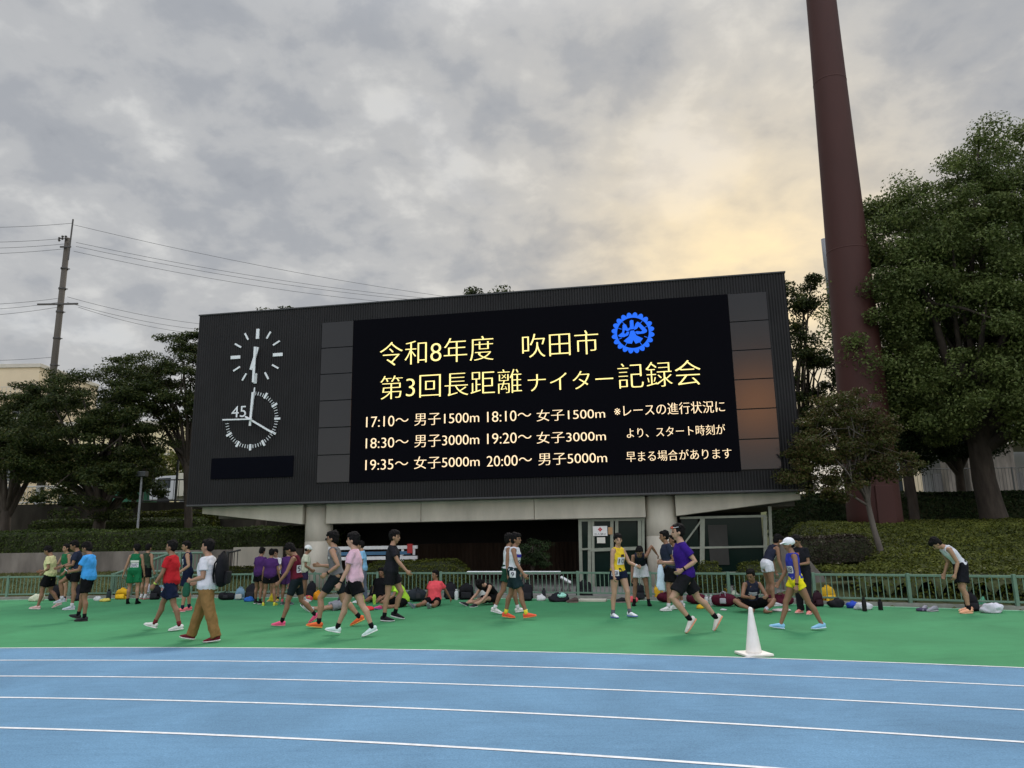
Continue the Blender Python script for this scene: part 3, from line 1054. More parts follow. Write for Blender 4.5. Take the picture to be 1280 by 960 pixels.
tree('airy dark tree between the scoreboard right edge and the red mast', b5, (0.02, 0), 4.0, 0.22,
     [((0.0, 0, 10.6), (1.7, 1.6, 1.9)), ((0.5, 0, 8.0), (1.9, 1.8, 1.9)), ((-0.4, 0, 5.6), (1.8, 1.8, 1.9)), ((0.4, 0, 3.4), (2.0, 1.8, 1.6)), ((0.9, 0, 11.9), (1.1, 1.1, 1.1))],
     95, 22000, 0.17, 0.085, LM_cherry, M_bark, spread=0.66, limbs=20, seedv=22)
b6 = at_terr(1143, 33.5)
tree('dark evergreen with straight trunk right of the red mast', b6, (0.0, 0), 2.8, 0.26,
     [((0.2, 0.4, 6.0), (2.2, 2.0, 2.4)), ((1.4, 0.6, 5.2), (2.0, 1.8, 1.7)), ((0.3, 0.5, 8.0), (2.4, 2.2, 2.4)), ((0.6, 0.2, 3.9), (1.7, 1.5, 1.1)), ((-0.8, 1.0, 6.5), (1.6, 1.6, 2.0))],
     170, 42000, 0.15, 0.08, LM_dark, M_bark, spread=0.75, limbs=14, seedv=23)
b7 = at_terr(1207, 36.5)
tree('thin trunked dark evergreen in the shade of the camphor tree', b7, (0.02, 0), 3.4, 0.22,
     [((0.2, 0.4, 6.6), (2.6, 2.2, 2.4)), ((2.4, 0.6, 6.4), (2.2, 1.8, 2.0)), ((-1.2, 0.5, 6.2), (1.8, 1.8, 1.6)), ((0.8, 1.0, 9.5), (3.2, 2.2, 2.6)), ((0.4, 0.0, 4.6), (2.4, 1.6, 1.0))],
     190, 46000, 0.15, 0.08, LM_dark, M_bark, spread=0.75, limbs=14, seedv=24)
b8 = at_terr(1400, 33)
tree('camphor tree beyond the right edge of the picture', b8, (0, 0), 3.5, 0.35,
     [((0, 0, 7), (3.2, 3.0, 3.0)), ((-1.6, 0, 5.4), (2.4, 2.2, 2.0)), ((0.5, 0, 10), (2.8, 2.6, 2.2))], 150, 36000, 0.15, 0.08, LM_camphor, M_bark, spread=0.8, limbs=14, seedv=25, name='camphor_tree')
# small maple in front of the mast
b9 = gnd(1101, 690, 0.93)
b9 = at_terr(1101, 21.8)
mp = tree('small Japanese maple with pale bent trunk and reddish layered leaves before the red mast', b9, (-0.16, 0.0), 2.1, 0.085,
     [((-1.5, -0.1, 3.3), (0.75, 0.8, 0.55)), ((-0.6, 0, 4.1), (1.2, 1.1, 0.40)), ((-1.2, 0.1, 4.0), (0.9, 0.9, 0.5)), ((0.1, 0, 3.5), (0.9, 0.9, 0.55)), ((-0.5, -0.3, 3.2), (1.0, 0.8, 0.55)), ((-0.25, -0.3, 2.7), (0.7, 0.6, 0.4)), ((-1.9, 0, 3.0), (0.6, 0.6, 0.4)), ((-2.1, -0.2, 3.4), (0.5, 0.6, 0.35)), ((0.4, -0.2, 2.9), (0.8, 0.7, 0.45)), ((-1.0, -0.4, 2.5), (0.7, 0.6, 0.4)), ((-0.2, 0, 4.3), (1.0, 0.9, 0.35)), ((-0.7, 0, 4.75), (1.0, 0.9, 0.45)), ((-2.3, -0.2, 2.6), (0.5, 0.6, 0.5)), ((-1.4, -0.3, 2.1), (0.6, 0.6, 0.4))],
     200, 42000, 0.075, 0.045, LM_maple, M_bark_pale, spread=0.42, flat=0.42, limbs=26, rmin=0.25, seedv=31, name='maple_tree')
rng = np.random.default_rng(99)


def hedge(label, P0, P1, depth, z0, z1, n, L, W, lm, name='hedge', group=None, rnd=0.10, taper=0.0, ends=0.0):
    """clipped hedge from P0 to P1 (front foot line): lumpy box body with leaves standing on every face"""
    P0, P1 = Vector((*P0, 0)), Vector((*P1, 0))
    d = P1 - P0
    ln = d.length
    t = empty(name, (P0.x + d.x / 2, P0.y + d.y / 2, z0), math.atan2(d.y, d.x), label, 'hedge', group)
    hh = z1 - z0
    nu, nv, nw = max(4, int(ln / 0.4)), 5, 4

    def shape(u, v, w_):       # u along, v depth 0..1, w height 0..1
        x = (u - 0.5) * ln
        rd = 1 - rnd * (w_ ** 4)
        y = depth * (0.5 + (v - 0.5) * rd)
        z = hh * w_ * (1 - (0.09 * (2 * v - 1) ** 4 if w_ > 0.9 else 0))
        e_ = 1 - ends * max(0.0, abs(2 * u - 1) - 0.8) / 0.2 * 0.5
        q = noise.noise(Vector((x * 0.8 + P0.x, y * 0.8, z * 0.8 + P0.y))) * 0.09
        return Vector((x, y - taper * w_ + q, z * e_ + q * (w_ > 0.2)))
    C, O = [], []
    area = [ln * hh, ln * hh, ln * depth, depth * hh, depth * hh]
    tot = sum(area)
    bm = bmesh.new()
    for k, fn in enumerate((lambda a, b: (a, 0, b), lambda a, b: (a, 1, b), lambda a, b: (a, b, 1), lambda a, b: (0, a, b), lambda a, b: (1, a, b))):
        na, nb_ = (nu, 5) if k < 3 else (5, 5)
        g = [[bm.verts.new(shape(*fn(i / na, j / nb_)) * 1.0) for j in range(nb_ + 1)] for i in range(na + 1)]
        for i in range(na):
            for j in range(nb_):
                bm.faces.new((g[i][j], g[i + 1][j], g[i + 1][j + 1], g[i][j + 1]))
        m_ = int(n * area[k] / tot)
        nrm = ((0, -1, 0), (0, 1, 0), (0, 0, 1), (-1, 0, 0), (1, 0, 0))[k]
        for _ in range(m_):
            C.append(shape(*fn(random.random(), random.random())))
            O.append(nrm)
    bmesh.ops.remove_doubles(bm, verts=bm.verts, dist=0.02)
    C = np.array([tuple(c) for c in C])
    O = np.array(O, float)
    C = C + O * rng.uniform(-0.03, 0.07, size=(len(C), 1)) + rng.normal(size=C.shape) * 0.015
    me = bpy.data.meshes.new('hedge_body')
    bm.to_mesh(me)
    bm.free()
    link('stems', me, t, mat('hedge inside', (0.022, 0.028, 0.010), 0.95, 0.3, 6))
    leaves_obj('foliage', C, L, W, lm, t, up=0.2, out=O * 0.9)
    return t


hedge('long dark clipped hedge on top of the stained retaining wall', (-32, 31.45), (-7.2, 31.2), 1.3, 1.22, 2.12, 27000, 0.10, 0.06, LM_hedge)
p, q = atY(36, 660, 37.6), atY(246, 660, 37.6)
hedge('upper clipped hedge between the cherry trunks and the dark retaining wall', (p.x, 37.6), (q.x, 37.6), 1.4, 1.35, 2.75, 14000, 0.11, 0.06, LM_hedge)
p, q = atY(168, 660, 38.9), atY(262, 660, 38.9)
hedge('loose light green shrub row above the upper hedge', (p.x, 39.1), (q.x, 39.1), 1.0, 1.4, 3.15, 7000, 0.14, 0.08, LM_azalea)
p, q = atY(452, 710, 24.2), atY(578, 710, 23.6)
hedge('rounded light green hedge behind the fence in the middle', (p.x, p.y), (q.x, q.y), 0.9, 0.05, 0.88, 9000, 0.06, 0.035, LM_azalea, rnd=0.3, ends=0.5)
p, q = atY(272, 710, 27.0), atY(345, 710, 26.8)
hedge('small light green hedge left of the left scoreboard leg', (p.x, p.y), (q.x, q.y), 0.9, 0.1, 0.68, 5000, 0.06, 0.035, LM_azalea, rnd=0.3, ends=0.4)
p, q = atY(877, 720, 20.6), atY(905, 720, 20.6)
hedge('rounded bush right of the right scoreboard leg', (p.x, p.y), (q.x, q.y), 0.7, 0.04, 0.80, 2600, 0.055, 0.032, LM_azalea, name='bush', rnd=0.5, ends=0.6)
p, q = atY(928, 720, 20.2), atY(960, 720, 20.2)
hedge('rounded bush below the glazed enclosure', (p.x, p.y), (q.x, q.y), 0.7, 0.04, 0.78, 2600, 0.055, 0.032, LM_azalea, name='bush', rnd=0.5, ends=0.6)
p, q = atY(975, 650, 33.5), atY(1330, 650, 33.5)
hedge('tall dark hedge along the top of the right slope behind the mast', (p.x, 33.5), (q.x, 33.5), 1.6, 1.4, 3.2, 24000, 0.13, 0.075, LM_dark)
p, q = atY(1012, 680, 20.6), atY(1108, 680, 20.9)
hedge('dull purple brown shrub band in front of the maple trunk', (p.x, p.y + 0.9), (q.x, q.y + 0.9), 1.0, 0.75, 1.42, 9000, 0.06, 0.035, LM_purple, rnd=0.3)
# small bush tree under the board
bt = tree('small grey green shrub tree in front of the brown wall', at_terr(664, 22.6), (0, 0), 0.7, 0.035,
          [((0, 0, 1.15), (0.62, 0.5, 0.42)), ((0.15, 0, 0.9), (0.5, 0.4, 0.3))], 45, 6000, 0.06, 0.03, LM_dark, M_bark, spread=0.17, limbs=10, rmin=0.2, seedv=41, name='shrub')
rng = np.random.default_rng(77)
# azalea ground cover on the right slope
CV, FV = [], []
gx, gy = np.linspace(7.0, 30, 110), np.linspace(-4, 33, 150)


def cover_z(x, y):
    s = y - fence_y(x)
    h = 0.42 * sstep(0.30, 0.55, s) + 0.05 * noise.noise(Vector((x * 0.9, y * 0.9, 0))) + 0.07 * noise.noise(Vector((x * 2.4, y * 2.4, 3)))
    return terrain_z(x, y) + h


def cover_in(x, y):
    s = y - fence_y(x)
    left = 9.15 + max(0, (y - 20)) * 0.16 if y > 19.5 else 7.6 + max(0, 18.0 - y) * 0.3
    return s > 0.3 and x > left and y < 32.5


grid = {}
for j, y in enumerate(gy):
    for i, x in enumerate(gx):
        if cover_in(x, y):
            grid[(i, j)] = len(CV)
            CV.append((x, y, cover_z(x, y) - 0.03))
for (i, j) in list(grid):
    q = [grid.get((i, j)), grid.get((i + 1, j)), grid.get((i + 1, j + 1)), grid.get((i, j + 1))]
    if None not in q:
        FV.append(q)
me = quads_mesh('azalea_ground_cover', CV, FV)
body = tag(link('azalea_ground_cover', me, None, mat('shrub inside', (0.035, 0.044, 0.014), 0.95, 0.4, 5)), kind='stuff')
C, O = [], []
while len(C) < 80000:
    y = random.uniform(0, 32.5)
    x = random.uniform(7.2, 28)
    if not cover_in(x, y) or random.random() > (0.25 + 0.75 * min(1, 22 / max(12, math.hypot(x, y)))):
        continue
    if x / max(y, 1) > 0.86:
        continue
    s = y - fence_y(x)
    z = cover_z(x, y)
    if s < 0.75:
        z = terrain_z(x, y) + random.random() * (z - terrain_z(x, y))
        O.append((0.2, -1, 0.2))
    else:
        O.append((0, -0.25, 0.8))
    C.append((x, y, z + random.uniform(-0.03, 0.07)))
leaves_obj('leaf_cover', C, 0.085, 0.05, LM_azalea, body, up=0.3, out=np.array(O))
# thin grass on the bank left of the board
C = []
while len(C) < 26000:
    x = random.uniform(-22, -5)
    y = fence_y(x) + random.uniform(0.3, 8.2)
    if y < 30.8:
        C.append((x, y, terrain_z(x, y) + 0.03))
gl = leaves_obj('bank_grass', C, 0.16, 0.02, leaf_mat('bank grass blades', [(0.075, 0.095, 0.028), (0.11, 0.12, 0.040), (0.14, 0.13, 0.055)]), None, up=-0.2)
tag(gl, kind='stuff')

# ================================================================ STREET BEHIND, MAST, EQUIPMENT
M_mast = mat('dark red mast paint', (0.050, 0.0165, 0.0125), 0.65, 0.12, 0.9, stretch=(1, 1, 0.3))
mb = atY(1094.5, 660, 30.0)
mast = empty('floodlight_mast', (mb.x, 30.0, 1.2), 0, 'towering dark red tapered floodlight mast right of the scoreboard', 'mast')
bm = bmesh.new()
r0, r1, zt = 1.03, 0.66, 34.0
prof = []
for z in np.arange(0, zt + 0.1, 1.0):
    prof.append((r0 + (r1 - r0) * min(1, z / 22.0) - max(0, z - 22) * 0.012, float(z)))
pp = []
for q in prof:
    pp.append(q)
lathe(bm, pp, 48)
obj('shaft', bm, M_mast, mast, smooth=True)
for zs in (4.0, 12.0, 20.0):
    bm = bmesh.new()
    rs = r0 + (r1 - r0) * min(1, zs / 22.0) + 0.004
    lathe(bm, [(rs, zs), (rs + 0.004, zs + 0.01), (rs + 0.004, zs + 0.05), (rs - 0.002, zs + 0.06)], 48)
    obj('weld_band', bm, M_mast, mast, smooth=True)
mast.rotation_euler = (0, R(0.5), 0)
bm = bmesh.new()
lathe(bm, [(r0 + 0.18, -0.2), (r0 + 0.18, 0.10), (r0 + 0.12, 0.12)], 48)
obj('base_flange', bm, M_mast, mast)
bm = bmesh.new()
box(bm, (-0.35, -r0 - 0.012, 0.5), (0.35, -r0 + 0.1, 2.1), bevel=0.02)
obj('access_door', bm, M_mast, mast)
lp = atY(1030, 300, 38.0)
lpp = empty('lamp_column', (lp.x, 38, 2.0), 0, 'slim grey column top peeping out left of the red mast', 'column')
bm = bmesh.new()
lathe(bm, [(0.16, 0), (0.13, lp.z - 3.6), (0.15, lp.z - 3.55), (0.15, lp.z - 1.95)], 16)
obj('shaft', bm, mat('grey steel', (0.22, 0.23, 0.24), 0.5, 0.1, 2), lpp, smooth=True)

# utility pole
M_pole = mat('concrete utility pole', (0.085, 0.075, 0.062), 0.85, 0.15, 2, stretch=(1, 1, 0.2))
M_steel = mat('galvanised steel', (0.075, 0.07, 0.066), 0.5, 0.15, 4)
M_wire = mat('grey wire', (0.10, 0.10, 0.105), 0.6, 0.0)
UY = 47.0
ub_, ut = atY(66, 470, UY), atY(82, 298, UY)
up = empty('utility_pole', (ub_.x, UY, 3.6), 0, 'tall concrete utility pole with crossarms above the cherry trees at the left', 'utility pole')
uh = ut.z - 3.6
bm = bmesh.new()
lathe(bm, [(0.24, 0), (0.17, uh)], 20)
obj('shaft', bm, M_pole, up, smooth=True)
ca_l, ca_r = atY(50, 382, UY), atY(100, 385, UY)
bm = bmesh.new()
box(bm, (ca_l.x - ub_.x, -0.32, ca_l.z - 3.66), (ca_r.x - ub_.x, -0.22, ca_l.z - 3.55), bevel=0.01)
obj('crossarm', bm, M_steel, up)
tip = atY(91, 276, UY)
bm = bmesh.new()
tube(bm, [(0.30, -0.2, uh - 1.6), (0.34, -0.2, uh + (tip.z - ut.z))], [0.05, 0.05], seg=10)
box(bm, (-0.3, -0.28, uh - 0.75), (0.42, -0.2, uh - 0.65))
obj('top_mast', bm, M_steel, up)
for px, py in ((81, 297), (85, 297), (77, 299)):
    q = atY(px, py, UY)
    bm = bmesh.new()
    lathe(bm, [(0.05, -0.25), (0.09, -0.15), (0.05, -0.1), (0.09, 0.0), (0.03, 0.05)], 10, (q.x - ub_.x, -0.24, q.z - 3.6))
    obj('insulator', bm, M_steel, up)
for dz_ in (1.2, 2.6, 4.2, 6.0, 7.8, 9.4):
    bm = bmesh.new()
    lathe(bm, [(0.235, 0), (0.235, 0.1)], 16, (0, 0, uh - dz_ - 1))
    box(bm, (0.2, -0.03, uh - dz_ - 1), (0.36, 0.03, uh - dz_ - 0.95))
    obj('band', bm, M_steel, up)


def wire(px0, py0, Y0, px1, py1, Y1, sag, label, group='overhead wires'):
    a, b = atY(px0, py0, Y0), atY(px1, py1, Y1)
    pts = []
    for i in range(17):
        t = i / 16
        p = a.lerp(b, t)
        p.z -= sag * 4 * t * (1 - t)
        pts.append(p - a)
    e0 = empty('overhead_wire', a, 0, label, 'wire', group)
    bm = bmesh.new()
    tube(bm, pts, [0.013] * 17, seg=6, cap=False)
    obj('strand', bm, M_wire, e0)


for y0, y1, nm in ((278, 279, 'topmost'), (297, 297, 'second'), (304, 305, 'third'), (310, 313, 'fourth')):
    wire(-120, y1 + 2, 47, 90 if nm == 'topmost' else 80, y0 + 1, 47, 0.25, nm + ' thin wire left of the utility pole top', 'wires left of the pole top')
for (x1, y1, x0, y0, nm) in ((760, 392, 92, 281, 'topmost'), (700, 383, 95, 303, 'second'), (680, 384, 95, 308, 'third'), (640, 386, 92, 314, 'lowest')):
    wire(x0, y0, 47, x1, y1, 62, 0.9, nm + ' long wire running from the pole top behind the scoreboard', 'wires right of the pole top')
for (x1, y1, y0, nm) in ((-120, 378, 373, 'upper'), (-120, 386, 378, 'middle'), (-120, 395, 384, 'lower')):
    wire(x1, y1, 47, 72, y0, 47, 0.3, nm + ' wire from the crossarm towards the left', 'wires left of the crossarm')
for (x1, y1, x0, y0, nm) in ((330, 410, 84, 371, 'upper'), (320, 416, 84, 378, 'middle'), (300, 420, 98, 384, 'lower')):
    wire(x0, y0, 47, x1, y1, 58, 0.5, nm + ' wire from the crossarm down to the right', 'wires right of the crossarm')
wire(-100, 448, 47, 70, 446, 47, 0.2, 'single low wire left of the utility pole above the trees')

# buildings beyond the street
M_cream = mat('cream render', (0.62, 0.52, 0.36), 0.85, 0.08, 0.3)
M_yel = mat('pale yellow render', (0.66, 0.58, 0.36), 0.85, 0.08, 0.3)
M_win = mat('window glass', (0.05, 0.06, 0.065), 0.1, 0.0, spec=0.5)
M_trim = mat('light trim', (0.50, 0.47, 0.40), 0.7, 0.1, 1)


def building(label, px0, px1, ytop, Y, depth, m, floors, bays, rail=True):
    a, b = atY(px0, 600, Y), atY(px1, 600, Y)
    zt = atY((px0 + px1) / 2, ytop, Y).z
    e0 = empty('building', ((a.x + b.x) / 2, Y, 3.6), 0, label, 'building')
    hw, hh = (b.x - a.x) / 2, zt - 3.6
    bm = bmesh.new()
    box(bm, (-hw, 0, 0), (hw, depth, hh))
    obj('wall', bm, m, e0)
    bm = bmesh.new()
    box(bm, (-hw - 0.15, -0.15, hh + 0.002), (hw + 0.15, depth, hh + 0.45), bevel=0.03)
    obj('roof', bm, M_trim, e0)
    fh = hh / floors
    for fl in range(floors):
        if rail:
            bm = bmesh.new()
            box(bm, (-hw, -0.9, fl * fh + 0.02), (hw, -0.003, fl * fh + 0.2))
            box(bm, (-hw, -0.9, fl * fh + 1.1), (hw, -0.84, fl * fh + 1.18))
            k = 0.0
            while k < 2 * hw:
                box(bm, (-hw + k, -0.885, fl * fh + 0.2), (-hw + k + 0.06, -0.845, fl * fh + 1.1))
                k += 0.5
            obj('balcony', bm, M_trim, e0)
        for k in range(bays if fl < floors - 1 else 0):
            u = -hw + 2 * hw * (k + 0.5) / bays
            bm = bmesh.new()
            wd = 2 * hw / bays * 0.27
            for q in ((u - wd, -0.05, fl * fh + 0.9, u + wd, 0.05, fl * fh + 1.0), (u - wd, -0.05, fl * fh + fh * 0.8, u + wd, 0.05, fl * fh + fh * 0.8 + 0.1),
                      (u - wd, -0.05, fl * fh + 1.0, u - wd + 0.1, 0.05, fl * fh + fh * 0.8), (u + wd - 0.1, -0.05, fl * fh + 1.0, u + wd, 0.05, fl * fh + fh * 0.8), (u - 0.04, -0.05, fl * fh + 1.0, u + 0.04, 0.05, fl * fh + fh * 0.8)):
                box(bm, q[:3], q[3:])
            f = obj('window', bm, M_trim, e0)
            bm = bmesh.new()
            box(bm, (u - wd + 0.1, -0.02, fl * fh + 1.0), (u + wd - 0.1, 0.03, fl * fh + fh * 0.8))
            obj('pane', bm, M_win, f)
    return e0


building('cream apartment building with balcony rails behind the left cherry trees', -260, 34, 462, 82, 12, M_cream, 5, 8)
building('lower pale yellow building seen through the cherry trees beside the scoreboard', 66, 330, 532, 70, 10, M_yel, 3, 7)
# concrete building on piers at the right
cbY = 52
a, b = atY(1163, 600, cbY), atY(1420, 600, cbY)
cb = empty('concrete_building', ((a.x + b.x) / 2, cbY, 3.2), 0, 'grey concrete building on square piers behind the trunk of the camphor tree', 'building')
hw = (b.x - a.x) / 2
ztop = atY(1230, 556, cbY).z - 3.2
for px0, px1 in ((1186, 1204), (1213, 1231), (1236, 1272), (1300, 1322), (1360, 1384)):
    u0, u1 = atY(px0, 600, cbY).x - cb.location.x, atY(px1, 600, cbY).x - cb.location.x
    bm = bmesh.new()
    box(bm, (u0, 0.0, 0), (u1, 0.8, ztop), bevel=0.03)
    obj('pier', bm, M_conc_dark, cb)
bm = bmesh.new()
box(bm, (atY(1186, 600, cbY).x - cb.location.x, -0.3, ztop + 0.003), (hw, 5.5, ztop + 0.8), bevel=0.03)
obj('beam', bm, M_conc, cb)
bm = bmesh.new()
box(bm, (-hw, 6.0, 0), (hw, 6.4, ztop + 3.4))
obj('wall', bm, mat('white wall with painted shade', (0.42, 0.43, 0.44), 0.85, 0.15, 0.5), cb)  # white lowered to grey to paint in the shade below the trees
for k in range(5):
    u = -hw + 2 * hw * (k + 0.45) / 5
    bm = bmesh.new()
    box(bm, (u - 0.6, 5.93, 1.2), (u + 0.6, 5.99, 2.6))
    obj('window', bm, M_win, cb)
bm = bmesh.new()
p0, p1 = atY(1149, 600, cbY - 4).x - cb.location.x, atY(1172, 600, cbY - 4).x - cb.location.x
box(bm, (p0, -2.2, 0), (p1, -1.9, 2.7), bevel=0.02)
obj('cream_annex', bm, M_cream, cb)


def railing(name, label, x0, x1, Y, z, hgt, pitch, m, th=0.02, post=2.0, tall=None, cat='railing', group=None, slope=0.0):
    e0 = empty(name, ((x0 + x1) / 2, Y, z), 0, label, cat, group)
    hw = (x1 - x0) / 2
    zz = lambda u: slope * (u + hw)
    bm = bmesh.new()
    for hb in (0.10, hgt - 0.03):
        tube(bm, [(-hw, 0, hb + zz(-hw)), (hw, 0, hb + zz(hw))], [th * 1.3, th * 1.3], seg=8, cap=False)
    k = 0.0
    while k < 2 * hw:
        u = -hw + k
        tube(bm, [(u, 0, 0.10 + zz(u)), (u, 0, hgt - 0.03 + zz(u))], [th * 0.6, th * 0.6], seg=6, cap=False)
        k += pitch
    obj('railing_panel', bm, m, e0)
    k = 0.0
    while k <= 2 * hw + 0.01:
        u = -hw + k
        bm = bmesh.new()
        h2 = tall or hgt
        box(bm, (u - th * 1.8, -th * 1.8, zz(u) - 0.1), (u + th * 1.8, th * 1.8, h2 + zz(u) + 0.02), bevel=0.004)
        obj('post', bm, m, e0)
        k += post
    return e0


M_wrail = mat('white railing paint', (0.62, 0.63, 0.62), 0.5, 0.08, 4)
M_drail = mat('dark railing paint', (0.045, 0.050, 0.05), 0.5, 0.12, 4)
railing('street_railing', 'white street railing on top of the dark upper retaining wall at the left', -36, atY(104, 620, 40.9).x, 40.9, 3.72, 1.0, 0.22, M_wrail, 0.028)
railing('street_fence', 'dark street fence with a tall post beside the scoreboard left edge', atY(178, 620, 40.9).x, atY(262, 620, 40.9).x, 40.9, 3.72, 1.25, 0.28, M_drail, 0.028, post=1.82, tall=2.3, cat='fence')
railing('chain_link_fence', 'dark wire fence with thin posts between the trees on the right', atY(1130, 600, 44).x, atY(1420, 600, 44).x, 44, 3.35, 1.75, 0.20, M_drail, 0.018, post=3.2, cat='fence')
# ramp railings rising behind the fence on the left
x0, x1 = atY(137, 740, 23.3).x, atY(214, 740, 23.8).x
r1 = railing('ramp_railing', 'green railing sloping up a ramp behind the red shirted walker', x0, x1, 23.45, 0.02, 0.68, 0.12, M_fence, 0.03, post=1.0, slope=0.36)
r2 = railing('ramp_railing', 'level green railing at the head of the ramp', atY(183, 720, 26).x, atY(262, 720, 26).x, 26.0, 0.55, 0.72, 0.12, M_fence, 0.03, post=1.1)
r3 = railing('ramp_railing', 'short dark railing end above the khaki trousered man', atY(283, 720, 27.6).x, atY(299, 720, 27.6).x, 27.6, 0.38, 0.85, 0.12, M_drail, 0.025, post=0.5, slope=0.2)

# slim garden lamp with dark head
g0 = at_terr(172, 34.0)
gl_ = empty('garden_lamp', g0, 0, 'thin grey lamp post with dark box head in front of the upper hedge', 'lamp post')
zt = atY(172, 592, 34.0).z - g0.z
bm = bmesh.new()
tube(bm, [(0, 0, -0.1), (0, 0, 0.9), (0, 0, 0.95), (0, 0, zt - 0.1)], [0.075, 0.07, 0.05, 0.045], seg=10)
obj('post', bm, mat('grey lamp paint', (0.20, 0.21, 0.21), 0.5, 0.1, 4), gl_, smooth=True)
bm = bmesh.new()
box(bm, (-0.22, -0.16, zt - 0.14), (0.22, 0.16, zt + 0.10), bevel=0.02)
obj('lamp_head', bm, M_drail, gl_)


def truck(label, px0, px1, ytop, Y, body, cabm, cab_left=True):
    a, b = atY(px0, 620, Y), atY(px1, 620, Y)
    zt = atY(px0, ytop, Y).z
    e0 = empty('truck', ((a.x + b.x) / 2, Y, 3.7), 0, label, 'truck')
    hw = (b.x - a.x) / 2
    hh = zt - 3.7
    s = -1 if cab_left else 1
    bm = bmesh.new()
    box(bm, (-hw if s > 0 else -hw + 1.7, 0, 0.75), (hw if s < 0 else hw - 1.7, 2.0, hh), bevel=0.04)
    obj('cargo_box', bm, body, e0)
    bm = bmesh.new()
    c0 = s * hw
    pts = [(c0 - s * 1.66, 0.55), (c0, 0.55), (c0, 1.25), (c0 - s * 0.35, 2.05), (c0 - s * 1.66, 2.1)]
    poly_prism(bm, pts, lambda u, v, d: (u, d, v), 0.06, 1.94)
    bmesh.ops.bevel(bm, geom=list(bm.edges), offset=0.04, segments=2, affect='EDGES')
    cbn = obj('cab', bm, cabm, e0)
    bm = bmesh.new()
    poly_prism(bm, [(c0 - s * 1.3, 1.3), (c0 - s * 0.25, 1.3), (c0 - s * 0.5, 1.92), (c0 - s * 1.3, 1.95)], lambda u, v, d: (u, d, v), 0.05, 0.07)
    obj('side_window', bm, M_win, cbn)
    for u in (c0 - s * 0.9, -s * hw + s * 0.9):
        bm = bmesh.new()
        M_ = Matrix.Translation((u, 0.1, 0.4)) @ Matrix.Rotation(R(90), 4, 'X')
        lathe(bm, [(0.2, -0.1), (0.38, -0.09), (0.4, 0.0), (0.38, 0.09), (0.2, 0.1)], 20)
        for v in bm.verts:
            v.co = M_ @ v.co
        obj('wheel', bm, mat('tyre rubber', (0.02, 0.02, 0.02), 0.9, 0), e0)
    return e0


truck('cream box truck parked behind the dark street fence', 186, 300, 592, 48, mat('cream truck box', (0.60, 0.57, 0.47), 0.5, 0.05, 1), mat('white truck cab', (0.55, 0.56, 0.57), 0.4, 0.05, 1))
truck('truck with green cover parked behind the garden lamp', 100, 188, 594, 54, mat('green truck cover', (0.035, 0.16, 0.09), 0.6, 0.12, 1), mat('white truck cab', (0.55, 0.56, 0.57), 0.4, 0.05, 1))

# stacked white steeplechase barriers behind the middle hedge
M_wpaint = mat('white barrier paint', (0.66, 0.67, 0.67), 0.5, 0.1, 3)
M_red = mat('red paint', (0.40, 0.03, 0.03), 0.5, 0.1, 3)
M_bluep = mat('blue barrier paint', (0.05, 0.14, 0.24), 0.5, 0.1, 3)
for k, (ya, yb, xr, labs, m1) in enumerate(((683.5, 686.5, 522, 'top white barrier beam with red clamp in the stack behind the hedge', M_wpaint), (691, 693, 513, 'middle blue barrier beam in the stack behind the hedge', M_bluep), (696, 700, 522, 'bottom white barrier with legs in the stack behind the hedge', M_wpaint))):
    p, q = atY(448, (ya + yb) / 2, 25.6), atY(xr, (ya + yb) / 2, 25.6)
    e0 = empty('steeplechase_barrier', (p.x, 25.6, 0.05), 0, labs, 'barrier', 'stacked steeplechase barriers')
    hz_ = p.z - 0.05
    L_ = q.x - p.x
    bm = bmesh.new()
    box(bm, (-1.2, -0.07, hz_ - 0.055), (L_, 0.07, hz_ + 0.055), bevel=0.01)
    obj('beam', bm, m1, e0)
    for u in ((L_ - 0.12, L_ - 0.5) if k != 1 else (L_ - 0.3,)):
        bm = bmesh.new()
        box(bm, (u - 0.04, -0.05, max(0.0, hz_ - (0.5 if k == 2 else 0.26))), (u + 0.04, 0.05, hz_ - 0.057), bevel=0.006)
        obj('leg', bm, M_wpaint, e0)
    if k == 0:
        bm = bmesh.new()
        box(bm, (L_ - 0.34, -0.1, hz_ - 0.2), (L_ - 0.16, 0.1, hz_ + 0.11), bevel=0.015)
        obj('clamp', bm, M_red, e0)
# loose white barrier beams lying behind the fence
for px0, px1, y_, lab in ((585, 640, 716, 'long white beam lying behind the fence left of the shrub tree'), (648, 700, 716, 'long white beam lying behind the fence right of the walker in white'), (702, 712, 722, 'white beam end tilted behind the fence left of the glass entrance')):
    p, q = atY(px0, y_, 22.2), atY(px1, y_ + (6 if px0 > 700 else 0), 22.2)
    e0 = empty('white_beam', (p.x, 22.2, 0.05), 0, lab, 'beam', None)
    bm = bmesh.new()
    tube(bm, [(0, 0, p.z - 0.05), (q.x - p.x, 0, q.z - 0.05)], [0.05, 0.05], seg=4, side=Vector((0, 1, 0.2)))
    obj('beam', bm, M_wpaint, e0)
    for t in (0.12, 0.88):
        bm = bmesh.new()
        u = (q.x - p.x) * t
        zt_ = (p.z + (q.z - p.z) * t) - 0.05
        box(bm, (u - 0.04, -0.2, 0), (u + 0.04, 0.2, 0.06))
        box(bm, (u - 0.03, -0.03, 0.06), (u + 0.03, 0.03, max(0.1, zt_ - 0.04)))
        obj('leg', bm, M_steel, e0)

